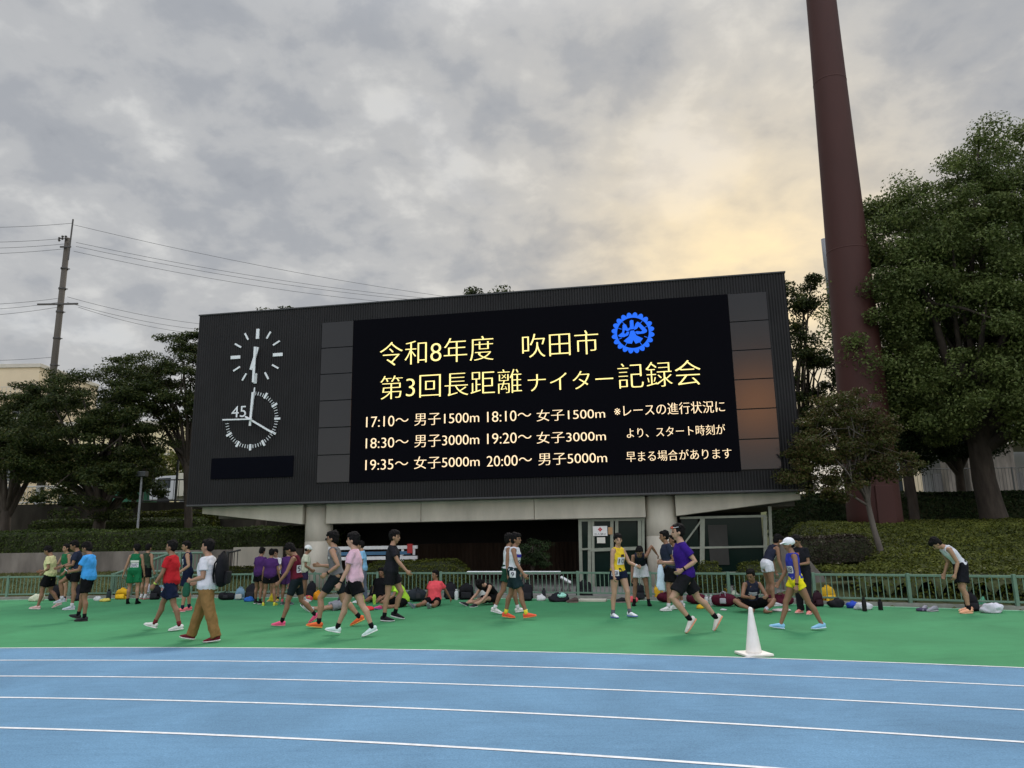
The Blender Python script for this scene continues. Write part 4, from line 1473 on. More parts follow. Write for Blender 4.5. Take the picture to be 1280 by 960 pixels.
# white cone on the track edge
cp = gnd(942.5, 819)
co = empty('traffic_cone', (cp.x, cp.y, 0.004), R(8), 'plain white plastic cone standing on the outer line of the blue track', 'cone')
ch = height_at(942.5, 818, 759)
M_cone = mat('white cone plastic', (0.78, 0.74, 0.68), 0.5, 0.06, 9, 0.15, 30)
bm = bmesh.new()
lathe(bm, [(0.108, 0.03), (0.104, 0.05), (0.028, ch - 0.03), (0.026, ch - 0.012), (0.016, ch)], 32)
obj('cone_body', bm, M_cone, co, smooth=True)
bm = bmesh.new()
box(bm, (-0.195, -0.195, 0), (0.195, 0.195, 0.034), bevel=0.012)
obj('base', bm, M_cone, co)

# ================================================================ PEOPLE
QUEUE = []                     # (object, voxel, smoothing steps, post function) remeshed in one go at the end


def V3(*a):
    return Vector(a)


def skin(k):
    cols = {'pale': (0.41, 0.245, 0.165), 'mid': (0.33, 0.185, 0.115), 'tan': (0.24, 0.125, 0.073), 'dark': (0.19, 0.10, 0.06)}
    return mat('skin ' + k, cols[k], 0.5, 0.07, 7, spec=0.35)


M_hair = mat('black hair', (0.008, 0.007, 0.007), 0.8, 0.3, 30, 0.8, 60, spec=0.12, stretch=(1, 1, 0.3))
M_eye = mat('dark eyes and brows', (0.02, 0.016, 0.014), 0.4, 0)
M_lip = mat('lips', (0.30, 0.12, 0.10), 0.5, 0.05)
_cl = {}


def cloth(rgb, rough=0.8):
    k = tuple(round(c, 3) for c in rgb)
    if k not in _cl:
        _cl[k] = mat('fabric %d' % len(_cl), rgb, rough, 0.16, 5, 0.6, 16, spec=0.07)
    return _cl[k]


BLACK, NAVY, WHITE = (0.006, 0.006, 0.007), (0.009, 0.013, 0.034), (0.62, 0.62, 0.65)
SPINE = [(-0.11, .085, .075, 0), (-0.05, .150, .105, -.005), (0.02, .163, .112, -.012), (0.10, .146, .098, 0), (0.18, .133, .092, .006), (0.28, .148, .104, .008), (0.36, .156, .106, .004), (0.425, .140, .088, -.004), (0.47, .100, .066, -.008), (0.495, .066, .058, -.006), (0.53, .052, .054, .002), (0.565, .049, .052, .010)]


def dirf(flex, abd, side):     # limb direction, world-vertical body frame: flex forward, abd outward
    f, a = R(flex), R(abd)
    return Vector((math.sin(f) * math.cos(a), side * math.sin(a), -math.cos(f) * math.cos(a)))


def crisp(me, f, amp):
    n = len(me.vertices)
    co = np.empty(n * 3, dtype=np.float32)
    me.vertices.foreach_get('co', co)
    nr = np.empty(n * 3, dtype=np.float32)
    me.vertex_normals.foreach_get('vector', nr)
    co = co.reshape(-1, 3)
    nr = nr.reshape(-1, 3)
    ns = noise.noise
    q = np.array([ns((x * f, y * f, z * f * 0.55)) - 0.8 * abs(ns((x * f * 1.1 + 9, y * f * 1.1 + z * f * .7, z * f * 0.4))) + 0.4 * ns((x * f * 2.3 + 5, y * f * 2.3, z * f * 1.1)) + 0.2 for x, y, z in co.tolist()], dtype=np.float32)
    co += nr * (q * amp)[:, None]
    me.vertices.foreach_set('co', co.ravel())
    me.update()


def person(label, px, py, face, H=1.70, top=None, tone='mid', lean=4, bend=0, twist=0, head=(0, 0), L=((8, 10, 2, 0)), Rr=((-8, 10, 2, 0)), aL=(5, 8, 12, 0), aR=(5, 8, 12, 0),
           shirt=('tee', (0.5, 0.5, 0.5)), shorts=('shorts', BLACK), shoes=((0.6, 0.6, 0.6), (0.7, 0.7, 0.7)), socks=(0.02, 0.02, 0.02), hair='short', cap=None, lift=0.0, bulk=1.0,
           group=None, bibs=(), watch=None, dz=0.0, hairk=1.0, sit=False):
    """L/Rr = thigh flexion, knee bend, abduction, foot pitch; aL/aR = shoulder flexion, abduction, elbow bend, inward turn of the forearm; face = heading in degrees (0 = +X)"""
    if top is not None:
        H = height_at(px, py, top) * 1.0
    s = H / 1.70
    P = {}
    # spine with lean at the pelvis and bend at the chest
    def spine_at(h):
        n = 12
        p = Vector((0, 0, 0))
        ang = 0.0
        for i in range(n):
            hh = h * (i + 0.5) / n
            t = min(1.0, max(0.0, (hh + 0.02) / 0.34))
            ang = R(lean * (0.45 + 0.55 * t) + bend * t)
            if hh > 0.47:
                ang = R((lean + bend) * 0.8 + head[0] * 0.35)
            p = p + Vector((math.sin(ang), 0, math.cos(ang))) * (h / n)
        return p, ang
    tors, sides = [], []
    for (h, a, b, fx) in SPINE:
        p, ang = spine_at(h * s)
        if h < 0:
            p = Vector((math.sin(R(lean * .45)) * h * s, 0, h * s)) * 1.0
            ang = R(lean * .45)
        fw = Vector((math.cos(ang), 0, -math.sin(ang)))
        tw = R(twist * min(1, max(0, h / 0.36)))
        sides.append(Vector((-math.sin(tw) * math.cos(ang), math.cos(tw), math.sin(tw) * math.sin(ang))))
        tors.append((p + fw * fx * s, a * s * bulk if h < .5 else a * s, b * s * bulk if h < .5 else b * s, h))
    chest, cang = spine_at(0.432 * s)
    cfw = Vector((math.cos(cang), 0, -math.sin(cang)))
    csd = sides[7]
    cup = Vector((math.sin(cang), 0, math.cos(cang)))
    headp, hang0 = spine_at(0.655 * s)
    hp = R((lean + bend) * 0.5 + head[0])
    hy = R(head[1])
    HM = (Matrix.Rotation(hy, 3, 'Z') @ Matrix.Rotation(hp, 3, 'Y'))
    neck = tors[-2][0]
    headc = neck + HM @ Vector((0.020, 0, 0.112)) * s
    hip, knee, ank, toe, hee = {}, {}, {}, {}, {}
    for sd_, q in ((1, L), (-1, Rr)):
        hip[sd_] = Vector((0, sd_ * 0.088 * s, -0.01 * s))
        knee[sd_] = hip[sd_] + dirf(q[0], q[2], sd_) * 0.425 * s
        ank[sd_] = knee[sd_] + dirf(q[0] - q[1], q[2] * (1.0 if len(q) < 5 else q[4]), sd_) * 0.405 * s
        if sit:      # seat on the ground: bend the knee so that the heel reaches the ground
            gz = -0.165 * s + 0.075 * s
            cph = max(-1.0, min(1.0, (knee[sd_].z - gz) / (0.405 * s * math.cos(R(q[4] if len(q) > 4 else 0)))))
            ph = math.degrees(math.acos(cph)) * (1 if q[1] <= q[0] else -1)
            kd = q[0] - ph
            ank[sd_] = knee[sd_] + dirf(ph, q[4] if len(q) > 4 else 0, sd_) * 0.405 * s
        fp = R(q[3])
        yaw = R(sd_ * (6 + q[2] * 0.5))
        ff = Matrix.Rotation(yaw, 3, 'Z') @ Vector((math.cos(fp), 0, -math.sin(fp)))
        fu = Matrix.Rotation(yaw, 3, 'Z') @ Vector((math.sin(fp), 0, math.cos(fp)))
        hee[sd_] = ank[sd_] - ff * 0.055 * s - fu * 0.085 * s
        toe[sd_] = ank[sd_] + ff * 0.185 * s - fu * 0.085 * s
        P[('foot', sd_)] = (ff, fu)
    low = min([hee[1].z, hee[-1].z, toe[1].z, toe[-1].z, tors[0][0].z - 0.07 * s] + [knee[k].z - 0.05 * s for k in (1, -1)])
    if sit:
        low = -0.165 * s
    base = gnd(px, py)
    root = empty('person', (base.x, base.y, 0.0 + dz), R(face), label, 'person', group)
    O = Vector((0, 0, -low + lift))
    # recentre the stance over the given ground spot
    mx = (ank[1].x + ank[-1].x) / 2 if abs(lean + bend) < 60 and L[0] < 60 else 0.0
    O.x -= mx
    T = lambda v: v + O
    # ---- body
    bm = bmesh.new()
    tube(bm, [T(t[0]) for t in tors], [(t[1], t[2]) for t in tors], side=[Vector(sides[0])] * 2 + sides + [Vector(sides[-1])] * 2, seg=20)
    elb, wri, hnd = {}, {}, {}
    for sd_, q in ((1, aL), (-1, aR)):
        sh = chest + csd * sd_ * 0.156 * s * (0.5 + 0.5 * bulk)
        ud = dirf(q[0], q[1], sd_)
        el = sh + ud * 0.285 * s
        fd = dirf(q[0] + q[2], q[1], sd_)
        fd = (Matrix.Rotation(-sd_ * R(q[3]), 3, 'Z') @ fd).normalized()
        wr = el + fd * 0.235 * s
        elb[sd_], wri[sd_] = el, wr
        P[('sh', sd_)] = sh
        tube(bm, [T(chest + csd * sd_ * 0.10 * s + cup * 0.005), T(sh - ud * 0.0), T(sh.lerp(el, 0.3)), T(sh.lerp(el, 0.7)), T(el), T(el.lerp(wr, 0.25)), T(el.lerp(wr, 0.6)), T(wr)],
             [x * s * bulk for x in (.048, .051, .046, .041, .036, .038, .032, .025)], seg=14)
        # hand: flat palm, four fingers, thumb
        inw = Vector((0.25, -sd_, 0.0))
        pn = inw - fd * inw.dot(fd)
        pn.normalize()
        sp = fd.cross(pn)
        pc = wr + fd * 0.085 * s
        tube(bm, [T(wr - fd * .01), T(wr + fd * 0.03 * s), T(pc)], [(.026 * s, .020 * s), (.036 * s, .017 * s), (.040 * s, .015 * s)], side=sp, seg=12)
        if fd.x * 0 == 0:
            fwd_thumb = sp if sp.dot(Vector((1, 0, 0.2))) > 0 else -sp
        for k, (off, ln) in enumerate(((-1.5, .062), (-.5, .074), (.5, .078), (1.5, .070))):
            bdir = fwd_thumb
            p0 = pc + bdir * off * 0.0195 * s - fd * 0.012 * s
            pts, d = [p0 - fd * .02], fd.copy()
            cur = p0
            for j in range(3):
                d = (d * math.cos(R(24)) + pn * math.sin(R(24))).normalized()
                pts.append(cur)
                cur = cur + d * ln * s / 2.7
            pts.append(cur)
            tube(bm, [T(p) for p in pts], [.0098 * s, .0098 * s, .009 * s, .0085 * s, .0075 * s], seg=8)
        th = (fd * 0.75 + fwd_thumb * 0.65 + pn * 0.25).normalized()
        t0 = wr + fd * 0.025 * s + fwd_thumb * 0.022 * s
        tube(bm, [T(t0 - th * .01), T(t0 + th * 0.03 * s), T(t0 + (th * .055 + fd * .012 + pn * .008) * s)], [.012 * s, .0105 * s, .0085 * s], seg=8)
    for sd_ in (1, -1):
        h_, k_, a_ = hip[sd_], knee[sd_], ank[sd_]
        fl, kb = (L, Rr)[0 if sd_ == 1 else 1][:2]
        kf = dirf(fl + 90, 0, sd_)
        tube(bm, [T(h_ + (h_ - k_) * 0.06), T(h_.lerp(k_, .15)), T(h_.lerp(k_, .5)), T(h_.lerp(k_, .85)), T(k_ + kf * 0.008), T(k_.lerp(a_, .12)), T(k_.lerp(a_, .32) - kf * 0.018 * s), T(k_.lerp(a_, .65) - kf * .006), T(k_.lerp(a_, .92)), T(a_ + (a_ - k_) * .03)],
             [x * s * (0.4 + 0.6 * bulk) for x in (.085, .088, .076, .058, .053, .050, .056, .042, .034, .036)], seg=16)
        ff, fu = P[('foot', sd_)]
        tube(bm, [T(hee[sd_] + fu * .05 * s + ff * .02), T(a_ + ff * .05 * s - fu * .045 * s), T(toe[sd_] + fu * .035 * s - ff * .03)], [(.03 * s, .03 * s), (.036 * s, .032 * s), (.034 * s, .018 * s)], side=ff.cross(fu), seg=10)
    # head
    HT = lambda v: T(headc + HM @ (Vector(v) * s))
    ellipsoid(bm, HT((-.004, 0, .022)), (.094 * s, .075 * s, .092 * s), HM, 20, 14)
    tube(bm, [HT((.012, 0, .03)), HT((.030, 0, -.02)), HT((.036, 0, -.062)), HT((.044, 0, -.093))], [(.066 * s, .064 * s), (.063 * s, .058 * s), (.050 * s, .048 * s), (.027 * s, .024 * s)], side=HM @ Vector((0, 1, 0)), seg=16)
    tube(bm, [HT((.080, 0, .018)), HT((.096, 0, -.010)), HT((.098, 0, -.022))], [.010 * s, .015 * s, .012 * s], seg=8)
    tube(bm, [HT((.082, -.02, -.053)), HT((.086, 0, -.052)), HT((.082, .02, -.053))], [.009 * s] * 3, seg=8)
    for sd_ in (1, -1):
        ellipsoid(bm, HT((-.004, sd_ * .077, -.005)), (.020 * s, .012 * s, .032 * s), HM, 10, 8)
    body = obj('body', bm, [skin(tone), M_eye, M_lip], root)
    HMi = HM.inverted()
    hc = T(headc)

    def face_paint(me):
        for pl in me.polygons:
            c = HMi @ (pl.center - hc) / s
            if c.x > 0.045:
                ay = abs(c.y)
                if 0.014 < ay < 0.046 and 0.003 < c.z < 0.019:
                    pl.material_index = 1
                elif 0.012 < ay < 0.052 and 0.029 < c.z < 0.041:
                    pl.material_index = 1
                elif ay < 0.024 and -0.062 < c.z < -0.047 and c.x > 0.07:
                    pl.material_index = 2
    QUEUE.append((body, 0.0092, 2, face_paint, None))
    # ---- hair or cap
    if hair:
        bm = bmesh.new()
        hk = s * (0.90 if cap else 1.0) * hairk
        big = 1.0 if cap else {'short': 1.0, 'mop': 1.06, 'bangs': 1.03, 'long': 1.04}[hair]
        ellipsoid(bm, HT((-.030, 0, .044)), (.096 * hk * big, .087 * hk * big, .100 * hk * big), HM, 18, 12)
        ellipsoid(bm, HT((-.046, 0, .000)), (.072 * hk * big, .079 * hk * big, .074 * hk), HM, 16, 10)
        if not cap:
            ellipsoid(bm, HT((.030, 0, .100)), (.054 * hk, .070 * hk * big, .036 * hk * big), HM, 14, 8)
        for sd_ in (1, -1):
            ellipsoid(bm, HT((-.004, sd_ * .068, .042)), (.042 * hk, .020 * hk * big, .044 * hk), HM, 12, 8)
        if not cap:
            rh = random.Random(int(px))
            for _ in range(26):
                th, zz = rh.uniform(0, 6.28), rh.uniform(0.2, 1.0)
                rr = math.sqrt(1 - zz * zz)
                ellipsoid(bm, HT((-.028 + .090 * big * rr * math.cos(th), .082 * big * rr * math.sin(th), .050 + .090 * big * zz)), (.020 * s, .020 * s, .018 * s), HM, 8, 6)
        if hair in ('bangs', 'mop'):
            tube(bm, [HT((.066, -.052, .072)), HT((.080, -.02, .078)), HT((.081, .02, .072)), HT((.066, .052, .074))], [.017 * s] * 4, seg=8)
        if hair == 'mop':
            ellipsoid(bm, HT((-.060, 0, -.015)), (.060 * s, .082 * s, .075 * s), HM, 16, 10)
        if hair == 'long':
            tube(bm, [HT((-.03, 0, .08)), HT((.055, 0, .05)), HT((.085, 0, -.04)), HT((.08, 0, -.16))], [(.08 * s, .05 * s), (.09 * s, .06 * s), (.085 * s, .05 * s), (.05 * s, .03 * s)], side=HM @ Vector((0, 1, 0)), seg=12)
        ho = obj('hair', bm, M_hair, root)
        QUEUE.append((ho, 0.010, 1, lambda me: crisp(me, 42, 0.010), None))
    if cap:
        bm = bmesh.new()
        ellipsoid(bm, HT((-.010, 0, .050)), (.112 * s, .094 * s, .090 * s), HM, 20, 12)
        ellipsoid(bm, HT((-.02, 0, .042)), (.106 * s, .094 * s, .052 * s), HM, 20, 12)
        tube(bm, [HT((.06, 0, .052)), HT((.115, 0, .044)), HT((.158, 0, .026))], [(.078 * s, .010), (.072 * s, .008), (.045 * s, .007)], side=HM @ Vector((0, 1, 0)), seg=14)
        co_ = obj('cap', bm, cloth(cap), root)
        QUEUE.append((co_, 0.009, 2, None, None))
    # ---- shirt
    shirto = None
    if shirt and shirt[0] != 'none':
        kind, colr = shirt[:2]
        bm = bmesh.new()
        hem = -0.06 if kind == 'tee' else 0.0
        if len(shirt) > 2:
            hem = shirt[2]
        ex, lo = (0.014, 1.10) if kind == 'tee' else (0.009, 1.03)
        rr_, pp_, ss_ = [], [], []
        for (p, a, b, h), sv in zip(tors, sides):
            if h < hem - 0.03 or h > (0.50 if kind == 'tee' else 0.495):
                continue
            flat_ = 0.015 if (kind == 'tee' and 0.05 < h < 0.3) else 0.0
            aa, bb = (a + ex + flat_) * (lo if h < .4 else 1.0), (b + ex + flat_ * 0.7) * (lo if h < .4 else 1.0)
            if kind == 'tank' and h > 0.40:
                aa = min(aa, 0.118 * s)
            if h < 0.03:
                aa, bb = aa * 1.03, bb * 1.05
            pp_.append(T(p))
            rr_.append((aa, bb))
            ss_.append(sv)
        if pp_ and hem > -0.08:
            p_h, ang = spine_at(hem * s) if hem >= 0 else (Vector((math.sin(R(lean * .45)) * hem * s, 0, hem * s)), 0)
        tube(bm, pp_, rr_, side=ss_, seg=20, cap=False)
        for sd_, q in ((1, aL), (-1, aR)):
            sh, el = P[('sh', sd_)], elb[sd_]
            if kind == 'tee':
                fr = 0.62
                tube(bm, [T(chest + csd * sd_ * 0.08 * s), T(sh), T(sh.lerp(el, fr * .5)), T(sh.lerp(el, fr))], [x * s * bulk for x in (.058, .062, .065, .071)], seg=14, cap=False)
            else:
                # strap over the shoulder
                a0 = chest + csd * sd_ * 0.088 * s
                tube(bm, [T(a0 + cfw * 0.085 * s - cup * 0.06 * s), T(a0 + cfw * 0.060 * s + cup * 0.035 * s), T(a0 + cup * 0.060 * s), T(a0 - cfw * 0.075 * s + cup * 0.03 * s), T(a0 - cfw * 0.088 * s - cup * 0.06 * s)],
                     [(.016 * s, .034 * s)] * 5, side=[cup] * 5, seg=10, cap=False)
        shirto = obj('t_shirt' if kind == 'tee' else 'singlet', bm, cloth(colr), root)
        QUEUE.append((shirto, 0.012, 3, lambda me: crisp(me, 13, 0.014 if kind == 'tee' else 0.008), None))
    # ---- shorts, tights, trousers
    if shorts:
        kind, colr = shorts[:2]
        bm = bmesh.new()
        lim = {'shorts': 0.58, 'long': 0.74, 'brief': 0.36, 'tights': 0.72, 'trousers': 2.0, 'low': 0.9}[kind]
        ex = {'shorts': .016, 'long': .02, 'brief': .013, 'tights': .005, 'trousers': .018, 'low': .02}[kind]
        pp_, rr_, ss_ = [], [], []
        for (p, a, b, h), sv in zip(tors, sides):
            if h > 0.11 or (kind == 'low' and h > -0.02):
                continue
            pp_.append(T(p))
            rr_.append((a + ex, b + ex))
            ss_.append(sv)
        if kind != 'low':
            tube(bm, pp_, rr_, side=ss_, seg=20, cap=False)
        for sd_ in (1, -1):
            h_, k_, a_ = hip[sd_], knee[sd_], ank[sd_]
            fl = (L if sd_ == 1 else Rr)[0]
            h0 = h_.lerp(k_, 0.55) if kind == 'low' else h_ + (h_ - k_) * .05
            g = (0.4 + 0.6 * bulk) * s
            if kind == 'trousers':
                tube(bm, [T(h0), T(h_.lerp(k_, .3)), T(h_.lerp(k_, .7)), T(k_), T(k_.lerp(a_, .4)), T(k_.lerp(a_, .8)), T(k_.lerp(a_, 1.06))], [x * g for x in (.105, .108, .094, .086, .080, .074, .078)], seg=16, cap=False)
            elif kind == 'tights':
                tube(bm, [T(h0), T(h_.lerp(k_, .15)), T(h_.lerp(k_, .5)), T(h_.lerp(k_, lim))], [(x + .005) * g for x in (.088, .091, .080, .068)], seg=16, cap=False)
            elif kind == 'low':
                tube(bm, [T(h0), T(k_), T(k_.lerp(a_, .55))], [x * g for x in (.10, .095, .09)], seg=16, cap=False)
            else:
                fl_ = {'shorts': .112, 'long': .112, 'brief': .104}[kind]
                tube(bm, [T(h0), T(h_.lerp(k_, lim * .4)), T(h_.lerp(k_, lim) + Vector((0, 0, 0)))], [x * g for x in (.100, .106, fl_)], seg=16, cap=False)
        so = obj({'tights': 'tights', 'trousers': 'trousers'}.get(kind, 'shorts'), bm, cloth(colr), root)
        am = 0.004 if kind == 'tights' else (0.012 if kind == 'trousers' else 0.012)
        QUEUE.append((so, 0.012, 2, lambda me, am=am: crisp(me, 14, am), None))
    # ---- shoes and socks
    for sd_ in (1, -1):
        ff, fu = P[('foot', sd_)]
        sx = ff.cross(fu)
        hh, tt, aa = T(hee[sd_]), T(toe[sd_]), T(ank[sd_])
        if shoes:
            bm = bmesh.new()
            l_ = (tt - hh)
            tube(bm, [hh + ff * .01 + fu * .052 * s, hh + l_ * .22 + fu * .060 * s, hh + l_ * .5 + fu * .047 * s, hh + l_ * .78 + fu * .036 * s, hh + l_ * 1.02 + fu * .028 * s],
                 [(.034 * s, .046 * s), (.038 * s, .050 * s), (.041 * s, .038 * s), (.046 * s, .026 * s), (.032 * s, .018 * s)], side=sx, seg=14)
            sh_ = obj('shoe', bm, cloth(shoes[0], 0.6), root)
            QUEUE.append((sh_, 0.010, 2, None, None))
            bm = bmesh.new()
            tube(bm, [hh - ff * .005 + fu * .012 * s, hh + l_ * .25 + fu * .010 * s, hh + l_ * .5 + fu * .009 * s, hh + l_ * .8 + fu * .010 * s, hh + l_ * 1.06 + fu * .018 * s],
                 [(.036 * s, .013 * s), (.041 * s, .013 * s), (.043 * s, .012 * s), (.049 * s, .012 * s), (.030 * s, .011 * s)], side=sx, seg=14)
            obj('sole', bm, cloth(shoes[1], 0.6), sh_, smooth=True)
        if socks:
            bm = bmesh.new()
            d = (T(knee[sd_]) - aa).normalized()
            tube(bm, [aa - fu * .02 * s, aa + d * .02 * s, aa + d * .075 * s], [.041 * s, .040 * s, .041 * s], seg=14, cap=False)
            obj('sock', bm, cloth(socks), root, smooth=True)
    if watch:
        sd_ = watch[0]
        d = (wri[sd_] - elb[sd_]).normalized()
        bm = bmesh.new()
        tube(bm, [T(wri[sd_] - d * .035 * s), T(wri[sd_] - d * .012 * s)], [.034 * s, .033 * s], seg=14, cap=False)
        obj('watch', bm, cloth(watch[1], 0.4), root, smooth=True)
    # ---- paper numbers: (surface 's' or 'p', side angle in degrees from the front, height along the spine, width, height, text, colour)
    for (ang, h, wd, ht, txt, colr, tcol) in bibs:
        p, sang = spine_at(h * s) if h >= 0 else (Vector((0, 0, h * s)), R(lean * .45))
        fw = Vector((math.cos(sang), 0, -math.sin(sang)))
        upv = Vector((math.sin(sang), 0, math.cos(sang)))
        dirv = fw * math.cos(R(ang)) + Vector((0, 1, 0)) * math.sin(R(ang))
        rt = upv.cross(dirv)
        BIBS.append((root, T(p), dirv, rt, upv, wd * s, ht * s, txt, colr, tcol, shirto if h > 0.1 else so))
    W = root.matrix_basis
    W = Matrix.Translation(root.location) @ Matrix.Rotation(R(face), 4, 'Z')
    return dict(root=root, hand={k: W @ T(wri[k] + (wri[k] - elb[k]).normalized() * .08 * s) for k in (1, -1)}, chest=W @ T(chest), W=W, T=T, cup=cup, cfw=cfw, s=s, spine=lambda h: T(spine_at(h * s)[0]), head=HT, hm=HM)


BIBS = []
WT, YL = (0.6, 0.6, 0.6), (0.5, 0.5, 0.1)
D = {}
# --- left group
D[1] = person('person in a pale yellow t-shirt and black shorts looking down at the far left', 60, 761, 186, top=681, tone='tan', head=(28, 0), L=(14, 5, 2, -4), Rr=(-2, 34, 2, 20), aL=(-14, 10, 70, 35), aR=(5, 8, 70, 20),
              shirt=('tee', (0.60, 0.58, 0.30)), shorts=('long', BLACK), shoes=((0.62, 0.40, 0.38), (0.7, 0.66, 0.64)), socks=None)
D[2] = person('person in a dark navy t-shirt with a small white emblem raising one knee', 83, 762, 205, top=675, tone='tan', head=(22, 0), L=(2, 2, 3, 0), Rr=(52, 62, 4, 8), aL=(12, 14, 70, 45), aR=(30, 10, 40, 10),
              shirt=('tee', (0.018, 0.024, 0.045)), shorts=('shorts', BLACK), shoes=((0.42, 0.45, 0.50), (0.6, 0.6, 0.62)), socks=(0.5, 0.5, 0.52), bibs=[(10, 0.36, 0.07, 0.07, '', (0.6, 0.62, 0.6), None)], watch=(1, BLACK))
D[3] = person('person in a green singlet half hidden behind the navy t-shirt', 80, 752, 240, top=680, tone='mid', L=(4, 4, 3, 0), Rr=(-4, 8, 3, 0), aL=(0, 8, 30, 20), aR=(20, 18, 70, 30),
              shirt=('tank', (0.02, 0.13, 0.055)), shorts=('shorts', (0.015, 0.10, 0.04)), shoes=((0.7, 0.35, 0.36), WT))
D[4] = person('person in a bright blue t-shirt and black shorts reading a phone', 101, 776, 180, top=677, tone='tan', head=(20, 0), L=(-3, 3, 2, 0), Rr=(22, 14, 3, -14), aL=(20, 6, 62, 25), aR=(22, 6, 62, 25),
              shirt=('tee', (0.055, 0.30, 0.68), -0.075), shorts=('long', BLACK), shoes=((0.025, 0.025, 0.028), (0.05, 0.04, 0.04)), socks=BLACK, hair='mop')
D[5] = person('person in a green and white singlet numbered 2682 seen from behind', 165, 755, 100, top=680, tone='mid', head=(0, 55), L=(5, 3, 4, 0), Rr=(-3, 3, 4, 0), aL=(-5, 16, 6, 0), aR=(0, 10, 15, 10),
              shirt=('tank', (0.012, 0.13, 0.055)), shorts=('long', (0.012, 0.14, 0.055)), shoes=(BLACK, BLACK), socks=BLACK,
              bibs=[(180, 0.275, 0.23, 0.06, '', (0.6, 0.62, 0.56), None), (180, 0.17, 0.22, 0.125, '2682', (0.62, 0.62, 0.63), (0.06, 0.05, 0.12))])
D[6] = person('person in a dark and beige singlet standing behind the green singlet runner', 179, 749, 75, top=680, tone='mid', L=(6, 4, 3, 0), Rr=(-4, 4, 3, 0), aL=(5, 10, 25, 0), aR=(-4, 10, 20, 0),
              shirt=('tank', (0.03, 0.05, 0.03)), shorts=('shorts', BLACK), shoes=((0.55, 0.52, 0.52), (0.6, 0.12, 0.14)), socks=(0.5, 0.5, 0.5))
D[7] = person('person striding in a red t-shirt and navy shorts with faded white hem', 208, 788, 180, top=674, tone='tan', lean=3, L=(-18, 2, 2, 6), Rr=(24, 3, 3, -14), aL=(16, 8, 16, 12), aR=(-10, 8, 10, 0),
              shirt=('tee', (0.42, 0.018, 0.024), -0.07), shorts=('long', NAVY), shoes=((0.60, 0.60, 0.58), (0.62, 0.62, 0.60)), socks=(0.14, 0.02, 0.025), hair='short', watch=(1, (0.4, 0.5, 0.1)))
D[8] = person('person in a navy singlet with paper numbers behind the red t-shirt', 232, 764, 200, top=676, tone='mid', head=(8, 10), L=(6, 5, 4, 0), Rr=(-4, 4, 4, 0), aL=(-12, 22, 60, 20), aR=(0, 12, 50, 20),
              shirt=('tank', (0.016, 0.022, 0.05)), shorts=('long', NAVY), shoes=((0.70, 0.16, 0.18), (0.7, 0.4, 0.4)), socks=NAVY,
              bibs=[(20, 0.28, 0.16, 0.13, '55', (0.55, 0.58, 0.62), (0.06, 0.06, 0.1)), (20, 0.02, 0.15, 0.15, '', (0.6, 0.6, 0.6), None)])
D[9] = person('person in khaki trousers and white t-shirt wearing a black backpack', 254, 802, 180, top=673, tone='mid', bulk=1.16, lean=2, L=(-16, 3, 3, 6), Rr=(20, 3, 3, -8), aL=(-4, 10, 82, 30), aR=(-2, 10, 70, 20),
              shirt=('tee', (0.58, 0.58, 0.60), -0.05), shorts=('trousers', (0.215, 0.125, 0.045)), shoes=((0.13, 0.014, 0.022), (0.6, 0.58, 0.56)), socks=BLACK, hair='short')
# --- purple group
PUR = (0.060, 0.022, 0.105)
D[10] = person('person in a purple t-shirt and black shorts, leftmost of the purple group', 322, 755, 70, top=684, tone='tan', head=(12, 0), L=(6, 4, 4, 0), Rr=(-5, 4, 4, 0), aL=(0, 8, 15, 0), aR=(4, 8, 30, 10), shirt=('tee', PUR, -0.08), shorts=('shorts', BLACK), shoes=((0.02, 0.02, 0.022), (0.6, 0.6, 0.6)), group='people in purple t-shirts')
D[11] = person('person in a purple t-shirt with yellow green shoes seen from behind', 336, 757, 95, top=686, tone='tan', head=(14, 0), L=(3, 3, 6, 0), Rr=(0, 3, 6, 0), aL=(0, 10, 14, 0), aR=(0, 12, 14, 0), shirt=('tee', PUR, -0.08), shorts=('shorts', BLACK), shoes=((0.62, 0.60, 0.06), (0.55, 0.6, 0.1)), socks=None, group='people in purple t-shirts')
D[12] = person('person behind the purple shirts with only head and white sleeve showing', 343, 752, 260, top=686, tone='mid', head=(15, 10), L=(3, 3, 4, 0), Rr=(-3, 3, 4, 0), aL=(8, 12, 50, 10), aR=(8, 12, 40, 10), shirt=('tee', (0.58, 0.58, 0.6)), shorts=('shorts', BLACK), shoes=((0.55, 0.35, 0.1), WT))
D[13] = person('person in a purple t-shirt and grey shoes, rightmost of the purple group', 357, 756, 80, top=684, tone='tan', head=(10, 0), L=(4, 4, 4, 0), Rr=(-4, 3, 4, 0), aL=(10, 8, 25, 0), aR=(8, 8, 35, 10), shirt=('tee', PUR, -0.08), shorts=('long', (0.045, 0.018, 0.07)), shoes=((0.10, 0.12, 0.14), (0.3, 0.3, 0.32)), socks=(0.5, 0.1, 0.12), group='people in purple t-shirts')
D[14] = person('person in a maroon singlet and pink shoes walking with head bowed', 373, 781, 184, top=675, tone='tan', lean=5, bend=4, head=(32, 0), L=(18, 4, 2, -2), Rr=(-14, 30, 3, 34), aL=(22, 6, 14, 5), aR=(2, 8, 20, 5),
              shirt=('tank', (0.105, 0.012, 0.024)), shorts=('tights', (0.012, 0.018, 0.022)), shoes=((0.75, 0.10, 0.22), (0.75, 0.25, 0.3)), socks=BLACK, hair='mop', bibs=[(150, 0.215, 0.19, 0.15, '51', (0.6, 0.6, 0.62), (0.04, 0.04, 0.06))])
